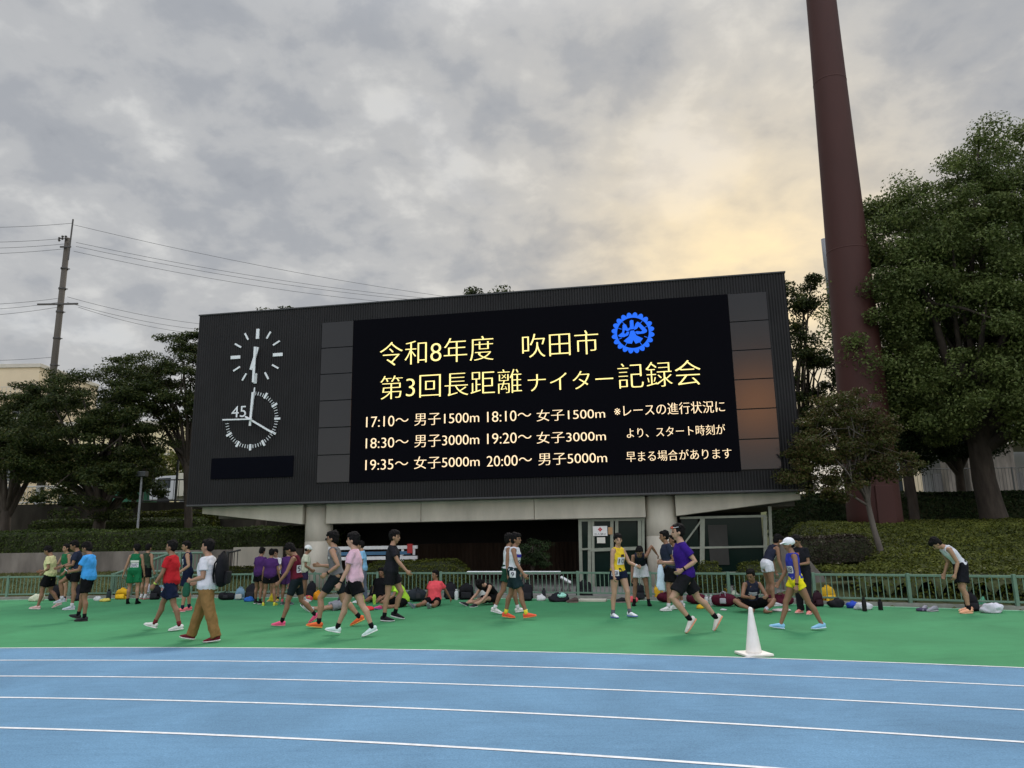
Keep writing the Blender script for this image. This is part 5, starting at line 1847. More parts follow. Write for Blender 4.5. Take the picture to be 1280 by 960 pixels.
D[15] = person('person in a white cap and light shirt standing in front of the left concrete leg', 379, 753, 20, top=681, tone='tan', head=(10, 0), L=(4, 3, 4, 0), Rr=(-3, 3, 4, 0), aL=(-6, 8, 60, 30), aR=(-6, 10, 65, 30), shirt=('tee', (0.5, 0.52, 0.40)), shorts=('shorts', (0.03, 0.02, 0.05)), shoes=((0.66, 0.66, 0.66), (0.6, 0.6, 0.6)), socks=(0.5, 0.5, 0.5), cap=(0.72, 0.74, 0.72))
D[16] = person('person jogging in a grey singlet, black tights and sunglasses', 424, 784, 181, top=659, tone='mid', lean=9, L=(34, 32, 2, -8), Rr=(-16, 28, 2, 24), aL=(-28, 14, 82, 18), aR=(8, 12, 88, 20),
               shirt=('tank', (0.15, 0.15, 0.155)), shorts=('tights', (0.012, 0.016, 0.02)), shoes=((0.72, 0.13, 0.045), (0.72, 0.40, 0.12)), socks=BLACK, hair='mop', watch=(1, BLACK), bibs=[(60, 0.33, 0.05, 0.035, '', (0.55, 0.55, 0.55), None)])
D[17] = person('person in a pink t-shirt and mint white shoes striding', 443, 795, 180, top=665, tone='pale', lean=3, L=(-22, 4, 2, 22), Rr=(22, 3, 2, -10), aL=(14, 8, 12, 10), aR=(-16, 8, 12, 0),
               shirt=('tee', (0.62, 0.40, 0.47), -0.07), shorts=('shorts', BLACK), shoes=((0.55, 0.68, 0.66), (0.66, 0.68, 0.66)), socks=BLACK, hair='mop', watch=(1, BLACK))
D[18] = person('person in a light blue t-shirt and grey trousers behind the pink t-shirt', 453, 753, 185, top=676, tone='mid', head=(6, 0), L=(4, 3, 3, 0), Rr=(-4, 4, 3, 0), aL=(-6, 10, 20, 0), aR=(4, 10, 20, 0), shirt=('tee', (0.22, 0.45, 0.66)), shorts=('trousers', (0.14, 0.17, 0.22)), shoes=((0.66, 0.66, 0.66), WT))
D[19] = person('person in black t-shirt and black shorts walking to the right', 487, 776, -2, top=663, tone='mid', head=(2, -8), L=(24, 40, 2, 14), Rr=(-6, 2, 2, 2), aL=(-14, 8, 10, 0), aR=(30, 8, 12, 8),
               shirt=('tee', (0.016, 0.016, 0.020), -0.07), shorts=('shorts', (0.012, 0.012, 0.014)), shoes=((0.015, 0.015, 0.018), (0.62, 0.62, 0.62)), socks=BLACK, hair='bangs')
# --- seated on the ground
D[20] = person('person in black sitting low on the ground with bright green shoe soles', 474, 752, 262, H=1.62, tone='tan', sit=True, lean=-34, bend=8, head=(25, 0), L=(84, 6, 8, -75), Rr=(84, 10, 8, -75), aL=(-50, 20, 10, 0), aR=(-50, 22, 10, 0), shirt=('tee', BLACK), shorts=('long', BLACK), shoes=((0.45, 0.68, 0.10), (0.5, 0.72, 0.12)), socks=None)
D[21] = person('person in a neon green t-shirt and white cap sitting on the ground', 504, 758, 215, H=1.60, tone='tan', sit=True, lean=22, bend=24, head=(12, 0), L=(72, 58, 26, -10), Rr=(80, 100, 40, -10), aL=(34, 10, 30, 20), aR=(34, 10, 30, 20), shirt=('tee', (0.42, 0.72, 0.06)), shorts=('long', BLACK), shoes=((0.68, 0.08, 0.22), (0.3, 0.15, 0.5)), socks=None, cap=(0.72, 0.73, 0.75))
D[22] = person('person in a coral red t-shirt sitting and leaning back on one arm', 543, 757, 250, H=1.52, tone='tan', sit=True, lean=-16, bend=6, head=(8, -30), L=(76, 32, 20, -40), Rr=(76, 34, 18, -40), aL=(-38, 16, 6, 0), aR=(-10, 20, 16, 0), shirt=('tee', (0.72, 0.085, 0.105)), shorts=('shorts', BLACK), shoes=((0.16, 0.20, 0.25), (0.3, 0.3, 0.33)), socks=(0.3, 0.3, 0.3))
D[23] = person('person with long dark hair hanging forward sitting in black clothes', 618, 755, 225, H=1.58, tone='pale', sit=True, lean=30, bend=32, head=(38, 0), L=(92, 92, 8, 0), Rr=(84, 40, 12, -25), aL=(42, 8, 12, 8), aR=(42, 8, 14, 8), shirt=('tank', BLACK), shorts=('long', BLACK), shoes=((0.03, 0.03, 0.035), (0.55, 0.55, 0.55)), socks=None, hair='long')
D[24] = person('person in dark clothes sitting on the ground with black and white shoes behind the jogger', 428, 762, 205, H=1.6, tone='mid', sit=True, lean=-30, bend=5, head=(10, 0), L=(78, 20, 12, -40), Rr=(74, 26, 12, -40), aL=(-40, 16, 8, 0), aR=(-40, 16, 8, 0), shirt=('tee', (0.05, 0.05, 0.055)), shorts=('long', (0.22, 0.22, 0.24)), shoes=((0.05, 0.05, 0.05), (0.6, 0.6, 0.6)), socks=(0.5, 0.5, 0.5))
# --- middle and right
D[25] = person('person in a white singlet with blue chest band and number 9 on the shorts', 645, 774, -12, top=666, tone='tan', head=(2, -14), L=(-14, 2, 2, 8), Rr=(20, 4, 2, -8), aL=(-12, 10, 20, 0), aR=(16, 10, 18, 10),
               shirt=('tank', (0.60, 0.61, 0.66)), shorts=('long', (0.012, 0.026, 0.030)), shoes=((0.72, 0.10, 0.05), (0.72, 0.25, 0.1)), socks=(0.68, 0.58, 0.05), hair='mop',
               bibs=[(-25, 0.325, 0.22, 0.06, '', (0.03, 0.03, 0.30), None), (-20, 0.20, 0.17, 0.13, '54', (0.62, 0.62, 0.64), (0.04, 0.04, 0.06)), (-88, -0.035, 0.13, 0.13, '9', (0.62, 0.62, 0.64), (0.04, 0.04, 0.08))])
D[26] = person('person in a white singlet and white shoes hidden behind the numbered walker', 633, 767, 0, top=666, tone='tan', head=(0, 5), L=(18, 8, 2, -8), Rr=(-16, 10, 2, 14), aL=(10, 8, 20, 0), aR=(-8, 8, 14, 0), shirt=('tank', (0.60, 0.61, 0.64)), shorts=('shorts', (0.012, 0.05, 0.03)), shoes=((0.68, 0.66, 0.64), (0.68, 0.68, 0.68)), socks=(0.6, 0.6, 0.6), hair='mop')
D[27] = person('person in a yellow singlet and navy shorts facing the camera', 777, 772, 300, top=667, tone='pale', head=(2, -22), twist=10, L=(18, 16, 4, 0), Rr=(-2, 2, 4, 0), aL=(18, 18, 55, 10), aR=(2, 8, 14, 10),
               shirt=('tank', (0.72, 0.50, 0.035)), shorts=('brief', NAVY), shoes=((0.68, 0.70, 0.74), (0.10, 0.14, 0.42)), socks=(0.10, 0.11, 0.13), hair='mop', watch=(1, (0.6, 0.6, 0.6)),
               bibs=[(2, 0.225, 0.19, 0.15, '10', (0.62, 0.63, 0.66), (0.04, 0.04, 0.08)), (14, 0.335, 0.10, 0.05, '', (0.04, 0.03, 0.03), None), (-62, -0.02, 0.13, 0.12, '33', (0.62, 0.62, 0.66), (0.04, 0.04, 0.08))])
D[28] = person('person in a black singlet and white shorts bending with one arm raised', 802, 757, 262, H=1.62, tone='tan', lean=44, bend=26, head=(10, 0), L=(4, 2, 6, 0), Rr=(2, 2, 6, 0), aL=(14, 150, 140, 0), aR=(6, 6, 6, 0), shirt=('tank', (0.018, 0.020, 0.034)), shorts=('shorts', (0.62, 0.62, 0.66)), shoes=(BLACK, BLACK), socks=BLACK, hair='short')
D[29] = person('person in a navy t-shirt and black shorts holding a light blue towel', 840, 763, 188, top=663, tone='tan', head=(4, -6), L=(8, 3, 3, 0), Rr=(-8, 4, 3, 4), aL=(-16, 8, 72, 40), aR=(-10, 8, 66, 40), shirt=('tee', (0.022, 0.028, 0.050)), shorts=('long', BLACK), shoes=((0.62, 0.62, 0.60), (0.64, 0.64, 0.62)), socks=(0.5, 0.5, 0.5))
D[30] = person('person in a navy t-shirt hidden behind the purple runner', 850, 760, 176, top=668, tone='tan', L=(5, 3, 3, 0), Rr=(-5, 3, 3, 0), aL=(0, 10, 30, 0), aR=(6, 8, 40, 10), shirt=('tee', (0.020, 0.026, 0.055)), shorts=('long', BLACK), shoes=((0.6, 0.6, 0.6), WT), socks=(0.5, 0.5, 0.5))
D[31] = person('person running in a purple t-shirt and black shorts with glasses on the head', 880, 790, 183, top=651, H=1.70, tone='pale', lean=7, L=(36, 74, 2, 50), Rr=(-30, 12, 2, 58), aL=(-34, 12, 92, 22), aR=(8, 10, 88, 26),
               shirt=('tee', (0.035, 0.012, 0.165), -0.05), shorts=('long', (0.012, 0.012, 0.014)), shoes=((0.66, 0.62, 0.58), (0.70, 0.30, 0.18)), socks=BLACK, hair='short', watch=(1, BLACK), bibs=[(-10, 0.35, 0.05, 0.07, '', (0.55, 0.5, 0.6), None)])
D[32] = person('person in a dark singlet with white letters sitting with knees apart', 940, 764, 268, H=1.68, tone='tan', sit=True, lean=16, bend=14, head=(8, -38), L=(106, 60, 48, -10, -42), Rr=(106, 60, 48, -10, -42), aL=(28, 20, 62, 40), aR=(28, 20, 62, 40), shirt=('tank', (0.022, 0.024, 0.042)), shorts=('long', BLACK), shoes=None, socks=(0.42, 0.43, 0.48),
               bibs=[(0, 0.30, 0.17, 0.035, '', (0.5, 0.5, 0.55), None), (0, 0.25, 0.19, 0.03, '', (0.5, 0.5, 0.55), None)])
D[33] = person('person in a dark singlet and white shorts pulling trousers over the knees', 965, 757, 10, H=1.66, tone='tan', lean=26, bend=14, head=(4, 0), L=(8, 6, 4, 0), Rr=(4, 6, 4, 0), aL=(6, 6, 10, 0), aR=(0, 6, 14, 0), shirt=('tank', (0.022, 0.024, 0.042), 0.06), shorts=('brief', (0.62, 0.62, 0.66)), shoes=((0.5, 0.5, 0.52), WT), socks=BLACK, hair='mop', bibs=[(-30, 0.25, 0.15, 0.13, '', (0.6, 0.6, 0.64), None)])
D[34] = person('person in a blue singlet, yellow shorts and white cap striding', 1002, 787, 178, top=668, tone='tan', lean=5, head=(2, 0), L=(-24, 3, 2, 4), Rr=(24, 6, 2, -8), aL=(0, 10, 8, 6), aR=(14, 8, 20, 10),
               shirt=('tank', (0.035, 0.045, 0.33)), shorts=('brief', (0.78, 0.66, 0.02)), shoes=((0.24, 0.48, 0.68), (0.5, 0.62, 0.72)), socks=None, cap=(0.74, 0.75, 0.78), watch=(1, BLACK), bibs=[(35, 0.20, 0.15, 0.13, '28', (0.6, 0.6, 0.64), (0.05, 0.05, 0.08))])
D[35] = person('person in a black t-shirt holding a white paper behind the blue singlet', 1007, 767, 225, top=667, tone='tan', head=(30, 0), L=(5, 3, 3, 0), Rr=(-4, 3, 3, 0), aL=(6, 8, 78, 35), aR=(8, 8, 70, 30), shirt=('tee', (0.014, 0.014, 0.018)), shorts=('trousers', (0.014, 0.014, 0.018)), shoes=((0.72, 0.26, 0.22), (0.7, 0.5, 0.45)), hair='short', bibs=[(10, 0.36, 0.06, 0.05, '', (0.30, 0.10, 0.08), None)])
D[36] = person('person in a white singlet and black shorts stooping alone by the fence at the right', 1212, 766, 176, H=1.66, tone='mid', lean=24, bend=26, head=(32, 0), L=(8, 14, 3, 0), Rr=(-2, 14, 3, 0), aL=(-22, 6, 40, 12), aR=(-20, 6, 42, 12), shirt=('tank', (0.58, 0.59, 0.64)), shorts=('long', (0.012, 0.012, 0.016)), shoes=((0.72, 0.36, 0.22), (0.72, 0.48, 0.3)), socks=BLACK, hair='mop')

# ---- one evaluation for all remeshed parts
for o, vox, it, post, _ in QUEUE:
    m1 = o.modifiers.new('r', 'REMESH')
    m1.mode = 'VOXEL'
    m1.voxel_size = vox
    m1.use_smooth_shade = True
    m2 = o.modifiers.new('s', 'SMOOTH')
    m2.factor = 0.5
    m2.iterations = it
dg = bpy.context.evaluated_depsgraph_get()
dg.update()
for o, vox, it, post, _ in QUEUE:
    me = bpy.data.meshes.new_from_object(o.evaluated_get(dg))
    old = o.data
    mats_ = list(old.materials)
    o.modifiers.clear()
    o.data = me
    me.materials.clear()
    for m_ in mats_:
        me.materials.append(m_)
    me.name = o.name
    bpy.data.meshes.remove(old)
    me.polygons.foreach_set('material_index', [0] * len(me.polygons))
    if post:
        post(me)
    me.polygons.foreach_set('use_smooth', [True] * len(me.polygons))
# ---- paper numbers laid on the cloth
for (root, p, dirv, rt, upv, wd, ht, txt, colr, tcol, so_) in BIBS:
    me = so_.data
    bv = BVHTree.FromPolygons([v.co for v in me.vertices], [tuple(q.vertices) for q in me.polygons])

    def onto(u, v, lift_):
        o_ = p + rt * u + upv * v + dirv * 0.6
        hit = bv.ray_cast(o_, -dirv)
        if hit[0] is None:
            hit = bv.find_nearest(p + rt * u + upv * v + dirv * 0.12)
        return hit[0] + dirv * lift_
    bm = bmesh.new()
    g = [[bm.verts.new(onto((i / 6 - 0.5) * wd, (j / 5 - 0.5) * ht, 0.007)) for j in range(6)] for i in range(7)]
    for i in range(6):
        for j in range(5):
            bm.faces.new((g[i][j], g[i + 1][j], g[i + 1][j + 1], g[i][j + 1]))
    bo = obj('number_bib' if txt else 'print', bm, cloth(colr, 0.6), so_, smooth=True)
    if txt:
        bm = bmesh.new()
        text_quad(txt, lambda u, v: onto(u, v, 0.013), -wd * (0.40 if len(txt) > 1 else 0.25), wd * (0.40 if len(txt) > 1 else 0.25), -ht * 0.33, ht * 0.33, bm)
        me2 = bpy.data.meshes.new('numeral')
        bm.to_mesh(me2)
        bm.free()
        link('numeral', me2, bo, cloth(tcol, 0.6))

# ================================================================ BAGS AND SMALL THINGS ALONG THE FENCE
def noise_disp(bm, f, a, seed=0.0):
    for v in bm.verts:
        c = v.co
        n_ = noise.noise_vector(Vector((c.x * f + seed, c.y * f, c.z * f)))
        v.co = c + Vector((n_.x, n_.y, n_.z)) * a


def on_ground(px, py):
    g = gnd(px, py)
    return Vector((g.x, g.y, 0.0))


def size_at(px, py, w_px):
    g = gnd(px, py)
    return w_px / FPX * (Vector((g.x, g.y, 0)) - Vector((0, 0, EYE))).dot(Vector(_f))


def backpack(label, px, py, wpx, hpx, col, accent=None, face=-90, tilt=8, at=None, scale=None, group=None):
    W_, H_ = (size_at(px, py, wpx), size_at(px, py, hpx)) if scale is None else scale
    e0 = empty('backpack', on_ground(px, py) if at is None else at, R(face + 90), label, 'backpack', group)
    Dp = 0.55 * W_
    T_ = Matrix.Rotation(R(-tilt), 4, 'X')
    bm = bmesh.new()
    tube(bm, [(0, 0, 0.05), (0, 0, 0.12 * H_), (0, 0.01, 0.45 * H_), (0, 0.02, 0.75 * H_), (0, 0.03, 0.92 * H_), (0, 0.03, H_ * 0.97)],
         [(W_ * .44, Dp * .44), (W_ * .50, Dp * .5), (W_ * .50, Dp * .5), (W_ * .46, Dp * .44), (W_ * .34, Dp * .32), (W_ * .18, Dp * .18)], side=Vector((1, 0, 0)), seg=20)
    for v in bm.verts:          # squarer outline
        k = v.co.x / (W_ * .5)
        v.co.x *= 1 + 0.10 * (1 - abs(k))
        v.co = T_ @ v.co
    noise_disp(bm, 9, 0.016, px)
    m = cloth(col, 0.7)
    obj('bag_body', bm, m, e0, smooth=True)
    bm = bmesh.new()
    box(bm, (-W_ * .34, -Dp * .66, 0.06 * H_), (W_ * .34, -Dp * .40, 0.46 * H_), T_, 0.03)
    noise_disp(bm, 9, 0.01, px)
    obj('pocket', bm, cloth(accent or tuple(min(1, c * 1.35 + 0.004) for c in col), 0.7), e0, smooth=True)
    bm = bmesh.new()
    tube(bm, [T_ @ Vector(q) for q in ((-.05, .02, H_ * .94), (-.045, .02, H_ * 1.03), (0, .02, H_ * 1.06), (.045, .02, H_ * 1.03), (.05, .02, H_ * .94))], [.011] * 5, seg=8)
    obj('handle', bm, m, e0, smooth=True)
    for sx in (-1, 1):
        bm = bmesh.new()
        tube(bm, [T_ @ Vector(q) for q in ((sx * W_ * .22, Dp * .30, H_ * .88), (sx * W_ * .27, Dp * .62, H_ * .66), (sx * W_ * .30, Dp * .60, H_ * .30), (sx * W_ * .36, Dp * .40, H_ * .10))], [(.030, .008)] * 4, seg=8, side=Vector((1, 0, 0)))
        obj('strap', bm, m, e0, smooth=True)
    return e0


def duffel(label, px, py, wpx, hpx, col, accent, face=0, group=None):
    W_, H_ = size_at(px, py, wpx), size_at(px, py, hpx)
    e0 = empty('sports_bag', on_ground(px, py), R(face), label, 'sports bag', group)
    r_ = H_ * .52
    bm = bmesh.new()
    tube(bm, [(-W_ * .48, 0, r_), (-W_ * .3, 0, r_ * 1.0), (0, 0, r_ * 1.02), (W_ * .3, 0, r_), (W_ * .48, 0, r_)], [(r_ * .9, r_ * .85), (r_, r_ * .96), (r_ * 1.02, r_), (r_, r_ * .96), (r_ * .9, r_ * .85)], side=Vector((0, 1, 0)), seg=20)
    noise_disp(bm, 6, 0.03, px)
    for v in bm.verts:
        v.co.z = max(0.0, v.co.z)
    obj('bag_body', bm, cloth(col, 0.7), e0, smooth=True)
    bm = bmesh.new()
    for sy in (-1, 1):
        pts = [(-W_ * .18, sy * r_ * .75, r_ * 1.6), (-W_ * .14, sy * r_ * .5, r_ * 2.15), (0, sy * r_ * .3, r_ * 2.3), (W_ * .14, sy * r_ * .5, r_ * 2.15), (W_ * .18, sy * r_ * .75, r_ * 1.6)]
        tube(bm, pts, [(.020, .006)] * 5, seg=8, side=Vector((0, 1, 0)))
    obj('handles', bm, cloth(accent, 0.7), e0, smooth=True)
    bm = bmesh.new()
    box(bm, (-W_ * .2, -r_ * 1.08, r_ * .5), (W_ * .2, -r_ * .85, r_ * 1.35), None, 0.02)
    obj('end_pocket', bm, cloth(accent, 0.7), e0, smooth=True)
    return e0


def heap(label, px, py, wpx, hpx, col, kind='cloth', name='cloth', group=None, extra=None):
    """crumpled cloth or soft bag lying on the ground"""
    W_, H_ = size_at(px, py, wpx), size_at(px, py, hpx)
    e0 = empty(name, on_ground(px, py), 0, label, kind, group)
    bm = bmesh.new()
    ellipsoid(bm, (0, 0, H_ * .35), (W_ * .5, W_ * .34, H_ * .60), None, 28, 18)
    for v in bm.verts:
        c = v.co
        q = noise.noise(Vector((c.x * 9 + px, c.y * 9, c.z * 9))) + .6 * abs(noise.noise(Vector((c.x * 19 + px, c.y * 19, c.z * 15))))
        v.co = c * (1 + 0.32 * q)
        v.co.z = max(0.004, v.co.z)
    obj('folds', bm, cloth(col, 0.8), e0, smooth=True)
    if extra:
        bm = bmesh.new()
        ellipsoid(bm, (W_ * .12, -W_ * .1, H_ * .62), (W_ * .26, W_ * .24, H_ * .34), None, 20, 14)
        for v in bm.verts:
            c = v.co
            v.co = c + Vector((0, 0, 1)) * 0.10 * W_ * noise.noise(Vector((c.x * 15 + px, c.y * 15, c.z * 12)))
        obj('upper_fold', bm, cloth(extra, 0.8), e0, smooth=True)
    return e0


def bottle(label, px, py, hpx, rpx, col, capc, group=None):
    H_, r_ = size_at(px, py, hpx), size_at(px, py, rpx)
    e0 = empty('bottle', on_ground(px, py), 0, label, 'bottle', group)
    bm = bmesh.new()
    lathe(bm, [(r_ * .92, 0.0), (r_, .01), (r_, H_ * .72), (r_ * .8, H_ * .80), (r_ * .55, H_ * .84)], 20)
    obj('bottle_body', bm, cloth(col, 0.35), e0, smooth=True)
    bm = bmesh.new()
    lathe(bm, [(r_ * .6, H_ * .842), (r_ * .62, H_ * .97), (r_ * .5, H_)], 16)
    obj('lid', bm, cloth(capc, 0.4), e0, smooth=True)
    return e0


def shoe_pair(label, px, py, col, sole, face=200, gap=0.13, group=None):
    g = on_ground(px, py)
    e0 = empty('pair_of_shoes', g, R(face), label, 'shoes', group)
    for sy, ang in ((-1, 8), (1, -14)):
        M_ = Matrix.Translation((0, sy * gap / 2, 0)) @ Matrix.Rotation(R(ang), 4, 'Z')
        bm = bmesh.new()
        tube(bm, [M_ @ Vector(q) for q in ((-.11, 0, .055), (-.05, 0, .062), (.02, 0, .050), (.09, 0, .040), (.14, 0, .032))], [(.034, .050), (.038, .052), (.040, .038), (.044, .026), (.030, .016)], side=Vector((0, 1, 0)), seg=14)
        s_ = obj('shoe', bm, cloth(col, 0.6), e0, smooth=True)
        bm = bmesh.new()
        tube(bm, [M_ @ Vector(q) for q in ((-.12, 0, .013), (0, 0, .012), (.08, 0, .012), (.15, 0, .018))], [(.038, .013), (.042, .012), (.047, .012), (.03, .01)], side=Vector((0, 1, 0)), seg=12)
        obj('sole', bm, cloth(sole, 0.6), s_, smooth=True)
    return e0


BK, MAR, YEL, WH = (0.014, 0.014, 0.017), (0.075, 0.010, 0.022), (0.62, 0.36, 0.02), (0.60, 0.60, 0.60)
# from left to right
heap('white and pale yellow bag lying by the fence at the far left', 46, 751.5, 17, 9, (0.55, 0.56, 0.42), 'bag', 'cloth_bag')
backpack('black backpack leaning on the fence behind the yellow shirted person', 66, 751, 13, 19, BK, tilt=12)
backpack('black rucksack leaning on the fence behind the blue shirted person', 95, 751, 14, 19, (0.018, 0.018, 0.026), tilt=10)
heap('small white towel by the fence right of the blue t-shirt', 122, 751, 9, 6, WH, 'towel', 'towel')
bottle('dark grey bottle standing beside the yellow bag', 135.5, 750, 13, 2.8, (0.03, 0.04, 0.045), (0.02, 0.02, 0.02))
heap('folded yellow mat lying in front of the dark grey bottle', 131, 752, 13, 4, (0.52, 0.44, 0.10), 'mat', 'folded_mat')
backpack('bright yellow backpack by the fence left of the green singlet', 151.5, 749, 16, 13, YEL, tilt=4)
heap('white tote bag slumped by the ramp railing', 186, 746, 11, 15, (0.56, 0.56, 0.60), 'bag', 'tote_bag')
backpack('black backpack beside the white tote bag', 193, 749.5, 13, 17, BK)
heap('light blue cloth lying on the black backpack pile behind the red t-shirt', 200, 747, 12, 14, (0.30, 0.48, 0.58), 'cloth', 'cloth', extra=(0.5, 0.3, 0.28))
duffel('black sports bag behind the khaki trousered man', 283, 750, 15, 9, BK, (0.03, 0.03, 0.035))
backpack('grey blue backpack with orange details left of the purple group', 299, 750, 12, 15, (0.16, 0.26, 0.34), (0.42, 0.42, 0.40))
backpack('large black backpack leaning left of the purple group', 313, 749.5, 15, 19, BK, tilt=14)
heap('blue cloth on the ground beside the purple group', 311, 752, 13, 6, (0.03, 0.12, 0.42))
heap('yellow cloth on the ground between the purple shirted people', 341, 752, 9, 11, (0.62, 0.48, 0.03))
backpack('black backpack against the fence right of the maroon singlet', 388, 748, 12, 20, BK)
heap('orange drawstring bag behind the grey singlet jogger', 398, 750, 13, 11, (0.70, 0.28, 0.02), 'bag', 'drawstring_bag')
heap('red and pink clothes pile right of the white shoes', 384, 751.5, 12, 7, (0.60, 0.08, 0.10), extra=(0.6, 0.3, 0.1))
heap('red towel on the green ground behind the pink t-shirt', 461, 763, 13, 5, (0.60, 0.05, 0.05), 'towel', 'towel')
backpack('black backpack behind the neon green shirt', 470, 749, 17, 17, BK)
duffel('dark grey sports bag right of the neon green shirt', 521, 752, 14, 15, (0.025, 0.03, 0.036), (0.04, 0.04, 0.045), face=20)
backpack('black backpack right of the coral red shirt', 563, 749, 16, 20, BK)
bottle('white bottle standing between two black backpacks', 570.5, 750, 13, 2.3, (0.58, 0.60, 0.60), (0.5, 0.5, 0.5))
backpack('black backpack standing alone right of the white bottle', 583, 749.5, 19, 19, (0.011, 0.011, 0.013))
heap('white shopping bag behind the long haired person', 606, 748, 12, 18, (0.55, 0.54, 0.52), 'bag', 'shopping_bag')
backpack('tall black backpack right of the white singlets', 659, 751, 15, 21, BK)
heap('white cloth beside the tall black backpack', 676, 751, 11, 8, WH)
bottle('dark bottle behind the white cloth', 680, 748.5, 13, 2.4, (0.03, 0.03, 0.035), (0.03, 0.03, 0.03))
heap('black jacket pile with mint green and white shirt on top', 699, 752, 25, 11, (0.018, 0.018, 0.022), 'clothes', 'clothes_pile', extra=(0.30, 0.62, 0.50))
shoe_pair('dark brown pair of shoes right of the jacket pile', 716, 753, (0.08, 0.055, 0.05), (0.3, 0.2, 0.18), face=180)
backpack('black pointed backpack leaning on the fence below the glass entrance', 731, 747.5, 21, 21, (0.016, 0.016, 0.018), tilt=10)
e_ = empty('concrete_slab', on_ground(741, 751.5), R(-14), 'flat grey concrete slab on the ground in front of the pointed backpack', 'slab')
bm = bmesh.new()
W_ = size_at(741, 751, 34)
box(bm, (-W_ / 2, -0.16, 0), (W_ / 2, 0.16, 0.055), bevel=0.008)
obj('slab_top', bm, M_conc, e_)
shoe_pair('black pair of shoes right of the yellow singlet', 776, 753, (0.02, 0.02, 0.022), (0.4, 0.3, 0.3), face=190)
heap('coral red cloth beside the bending person', 791, 753, 12, 7, (0.66, 0.10, 0.12))
backpack('black backpack behind the bending person', 800, 750, 16, 19, BK)
heap('orange yellow bag left of the navy shirted person', 824, 750, 12, 18, (0.68, 0.38, 0.03), 'bag', 'cloth_bag')
duffel('maroon sports bag behind the navy shirted person', 834, 753, 16, 11, MAR, (0.10, 0.015, 0.03), face=-20, group='maroon sports bags')
duffel('maroon sports bag right of the purple runner', 871, 755, 17, 12, MAR, (0.11, 0.016, 0.03), face=-24, group='maroon sports bags')
heap('small yellow cloth in front of the maroon bags', 876, 761, 10, 5, (0.66, 0.40, 0.03))
bottle('left one of two white bottles between maroon bags', 883.5, 757, 13, 2.3, (0.58, 0.60, 0.60), (0.5, 0.5, 0.5))
bottle('right one of two white bottles between maroon bags', 889.5, 757, 13, 2.3, (0.58, 0.60, 0.60), (0.5, 0.5, 0.5))
duffel('maroon sports bag with white marks left of the seated person', 905, 758, 19, 15, MAR, (0.40, 0.38, 0.42), face=-22, group='maroon sports bags')
heap('yellow cloth on top of the bag left of the seated person', 904, 742, 9, 8, (0.68, 0.40, 0.03))
heap('small white paper on the green ground by the cone', 905, 763, 8, 2, WH, 'paper', 'paper')
heap('pale plastic bag left of the seated person', 920, 752, 10, 14, (0.50, 0.54, 0.42), 'bag', 'plastic_bag')
heap('red cloth beside the seated person', 922, 757, 9, 8, (0.62, 0.06, 0.07))
duffel('maroon sports bag right of the seated person', 976, 757, 22, 13, MAR, (0.10, 0.015, 0.03), face=-26, group='maroon sports bags')
heap('white and pink papers in front of the maroon bag', 977, 764, 22, 3, (0.60, 0.52, 0.52), 'papers', 'papers')
backpack('dark backpack at the feet of the black t-shirt', 1024, 758, 13, 18, (0.03, 0.012, 0.018))
backpack('yellow backpack against the fence right of the black t-shirt', 1038, 755, 18, 22, (0.66, 0.40, 0.03), tilt=12)
heap('black jacket lying in front of the yellow backpack', 1046, 759, 19, 10, (0.016, 0.016, 0.018), 'jacket', 'jacket')
heap('blue cloth right of the yellow backpack', 1066, 760, 17, 8, (0.03, 0.07, 0.42))
heap('white towel beside the black bottle', 1079, 762, 22, 9, (0.58, 0.58, 0.62), 'towel', 'towel')
bottle('black bottle standing in the white towel', 1081, 764, 17, 2.8, (0.02, 0.018, 0.018), (0.02, 0.02, 0.02))
bottle('black bottle standing alone right of the white towel', 1101, 762.5, 13, 2.8, (0.012, 0.012, 0.013), (0.02, 0.02, 0.02))
shoe_pair('grey pair of shoes on a dark cloth near the right end', 1161, 764, (0.26, 0.26, 0.30), (0.5, 0.5, 0.52), face=215, gap=0.17)
heap('dark purple cloth beside the grey shoes', 1153, 764, 14, 4, (0.06, 0.05, 0.09))
heap('white patterned towel lying right of the stooping person', 1240, 766, 27, 12, (0.56, 0.56, 0.62), 'towel', 'towel', extra=(0.60, 0.60, 0.66))
heap('mint green cloth behind the white patterned towel', 1229, 760, 9, 13, (0.12, 0.42, 0.26))
backpack('black backpack behind the stooping person', 1217, 764, 16, 22, BK)

# things carried by people
d9 = D[9]
c9 = d9['W'] @ d9['spine'](0.27)
backpack('big black backpack worn by the man in khaki trousers', 254, 802, 1, 1, (0.012, 0.012, 0.014), face=0, tilt=-4, at=Vector((c9.x + 0.245, c9.y - 0.02, c9.z - 0.26)), scale=(0.34, 0.53))
h = D[9]['hand'][1]
e_ = empty('pouch', (h.x - 0.02, h.y, h.z - 0.24), 0, 'dark green pouch hanging from the hand of the man in khaki trousers', 'pouch')
bm = bmesh.new()
tube(bm, [(0, 0, 0.02), (0, 0, .1), (0, 0, .2)], [(.06, .04), (.07, .045), (.04, .03)], seg=14)
obj('pouch_body', bm, cloth((0.02, 0.09, 0.05)), e_, smooth=True)
bm = bmesh.new()
tube(bm, [(0, 0, .2), (0.01, 0, .27)], [.008, .008], seg=8)
obj('loop', bm, cloth((0.3, 0.03, 0.04)), e_)
h = D[4]['hand'][1]
e_ = empty('mobile_phone', (h.x - 0.02, h.y + 0.03, h.z + 0.02), R(10), 'white mobile phone held by the person in bright blue', 'phone')
bm = bmesh.new()
Mx = Matrix.Rotation(R(-50), 4, 'Y')
box(bm, (-0.006, -0.037, -0.07), (0.006, 0.037, 0.08), Mx, 0.004)
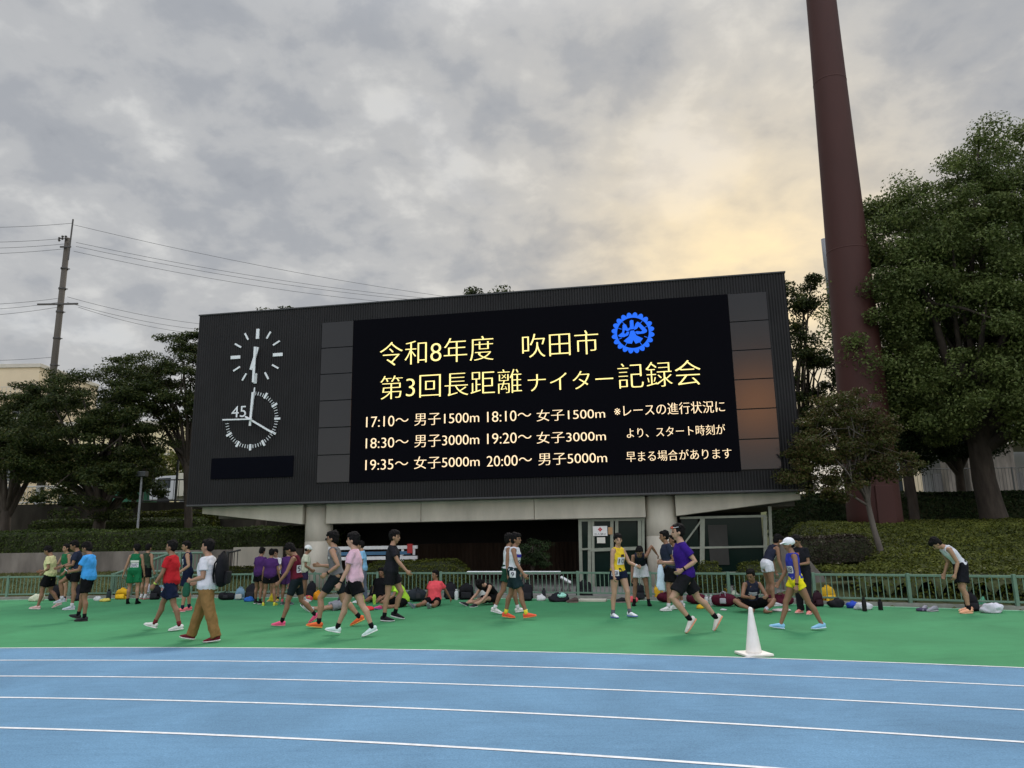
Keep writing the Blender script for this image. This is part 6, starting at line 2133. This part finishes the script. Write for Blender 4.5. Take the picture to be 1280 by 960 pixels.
obj('phone_case', bm, cloth((0.6, 0.62, 0.6), 0.4), e_)
bm = bmesh.new()
box(bm, (0.0065, -0.033, -0.066), (0.0085, 0.033, 0.076), Mx)
obj('phone_screen', bm, cloth((0.02, 0.02, 0.03), 0.2), e_)
h = D[29]['hand'][1]
e_ = empty('towel', (h.x - 0.03, h.y - 0.02, h.z), R(5), 'light blue towel hanging from the hand of the navy shirted person', 'towel')
bm = bmesh.new()
tube(bm, [(0, 0, 0.03), (-.01, 0, -.08), (.0, 0.0, -.22), (-.02, 0, -.38), (-.01, 0, -.46)], [(.04, .03), (.06, .03), (.085, .03), (.09, .025), (.08, .02)], seg=18, side=Vector((1, 0, 0)))
noise_disp(bm, 11, 0.03)
obj('folds', bm, cloth((0.50, 0.60, 0.70)), e_, smooth=True)
d35 = D[35]
h = (d35['hand'][1] + d35['hand'][-1]) / 2
e_ = empty('paper_sheet', (h.x, h.y, h.z), R(225), 'white paper held by the person in the black t-shirt', 'paper')
bm = bmesh.new()
box(bm, (-0.004, -0.11, -0.22), (0.004, 0.11, 0.07), Matrix.Rotation(R(12), 4, 'Y'))
noise_disp(bm, 4, 0.006)
obj('sheet', bm, cloth((0.60, 0.62, 0.66), 0.6), e_)
# glasses
for k, up_, nm in ((16, 0.004, 'black sunglasses worn by the grey singlet jogger'), (31, 0.085, 'sunglasses pushed up on the head of the purple runner')):
    d = D[k]
    W_ = d['W']
    e_ = empty('sunglasses', W_ @ d['head']((.09, 0, up_)), 0, nm, 'sunglasses')
    bm = bmesh.new()
    s = d['s']
    o0 = W_ @ d['head']((.09, 0, up_))
    P_ = lambda *q: (W_ @ d['head'](q)) - o0
    xo = 0.0 if up_ < .05 else -0.01
    tube(bm, [P_(.088 + xo, -.060, up_), P_(.104 + xo, -.03, up_), P_(.108 + xo, 0, up_ + .006), P_(.104 + xo, .03, up_), P_(.088 + xo, .060, up_)], [(.008, .020), (.008, .022), (.007, .014), (.008, .022), (.008, .020)], seg=10)
    obj('lenses', bm, cloth((0.02, 0.02, 0.02) if k == 16 else (0.5, 0.12, 0.08), 0.15), e_, smooth=True)
    bm = bmesh.new()
    for sy in (-1, 1):
        tube(bm, [P_(.086 + xo, sy * .066, up_), P_(0, sy * .088, up_ + .006)], [.005, .005], seg=6)
    obj('temples', bm, cloth((0.03, 0.03, 0.03) if k == 16 else (0.6, 0.6, 0.6), 0.3), e_)
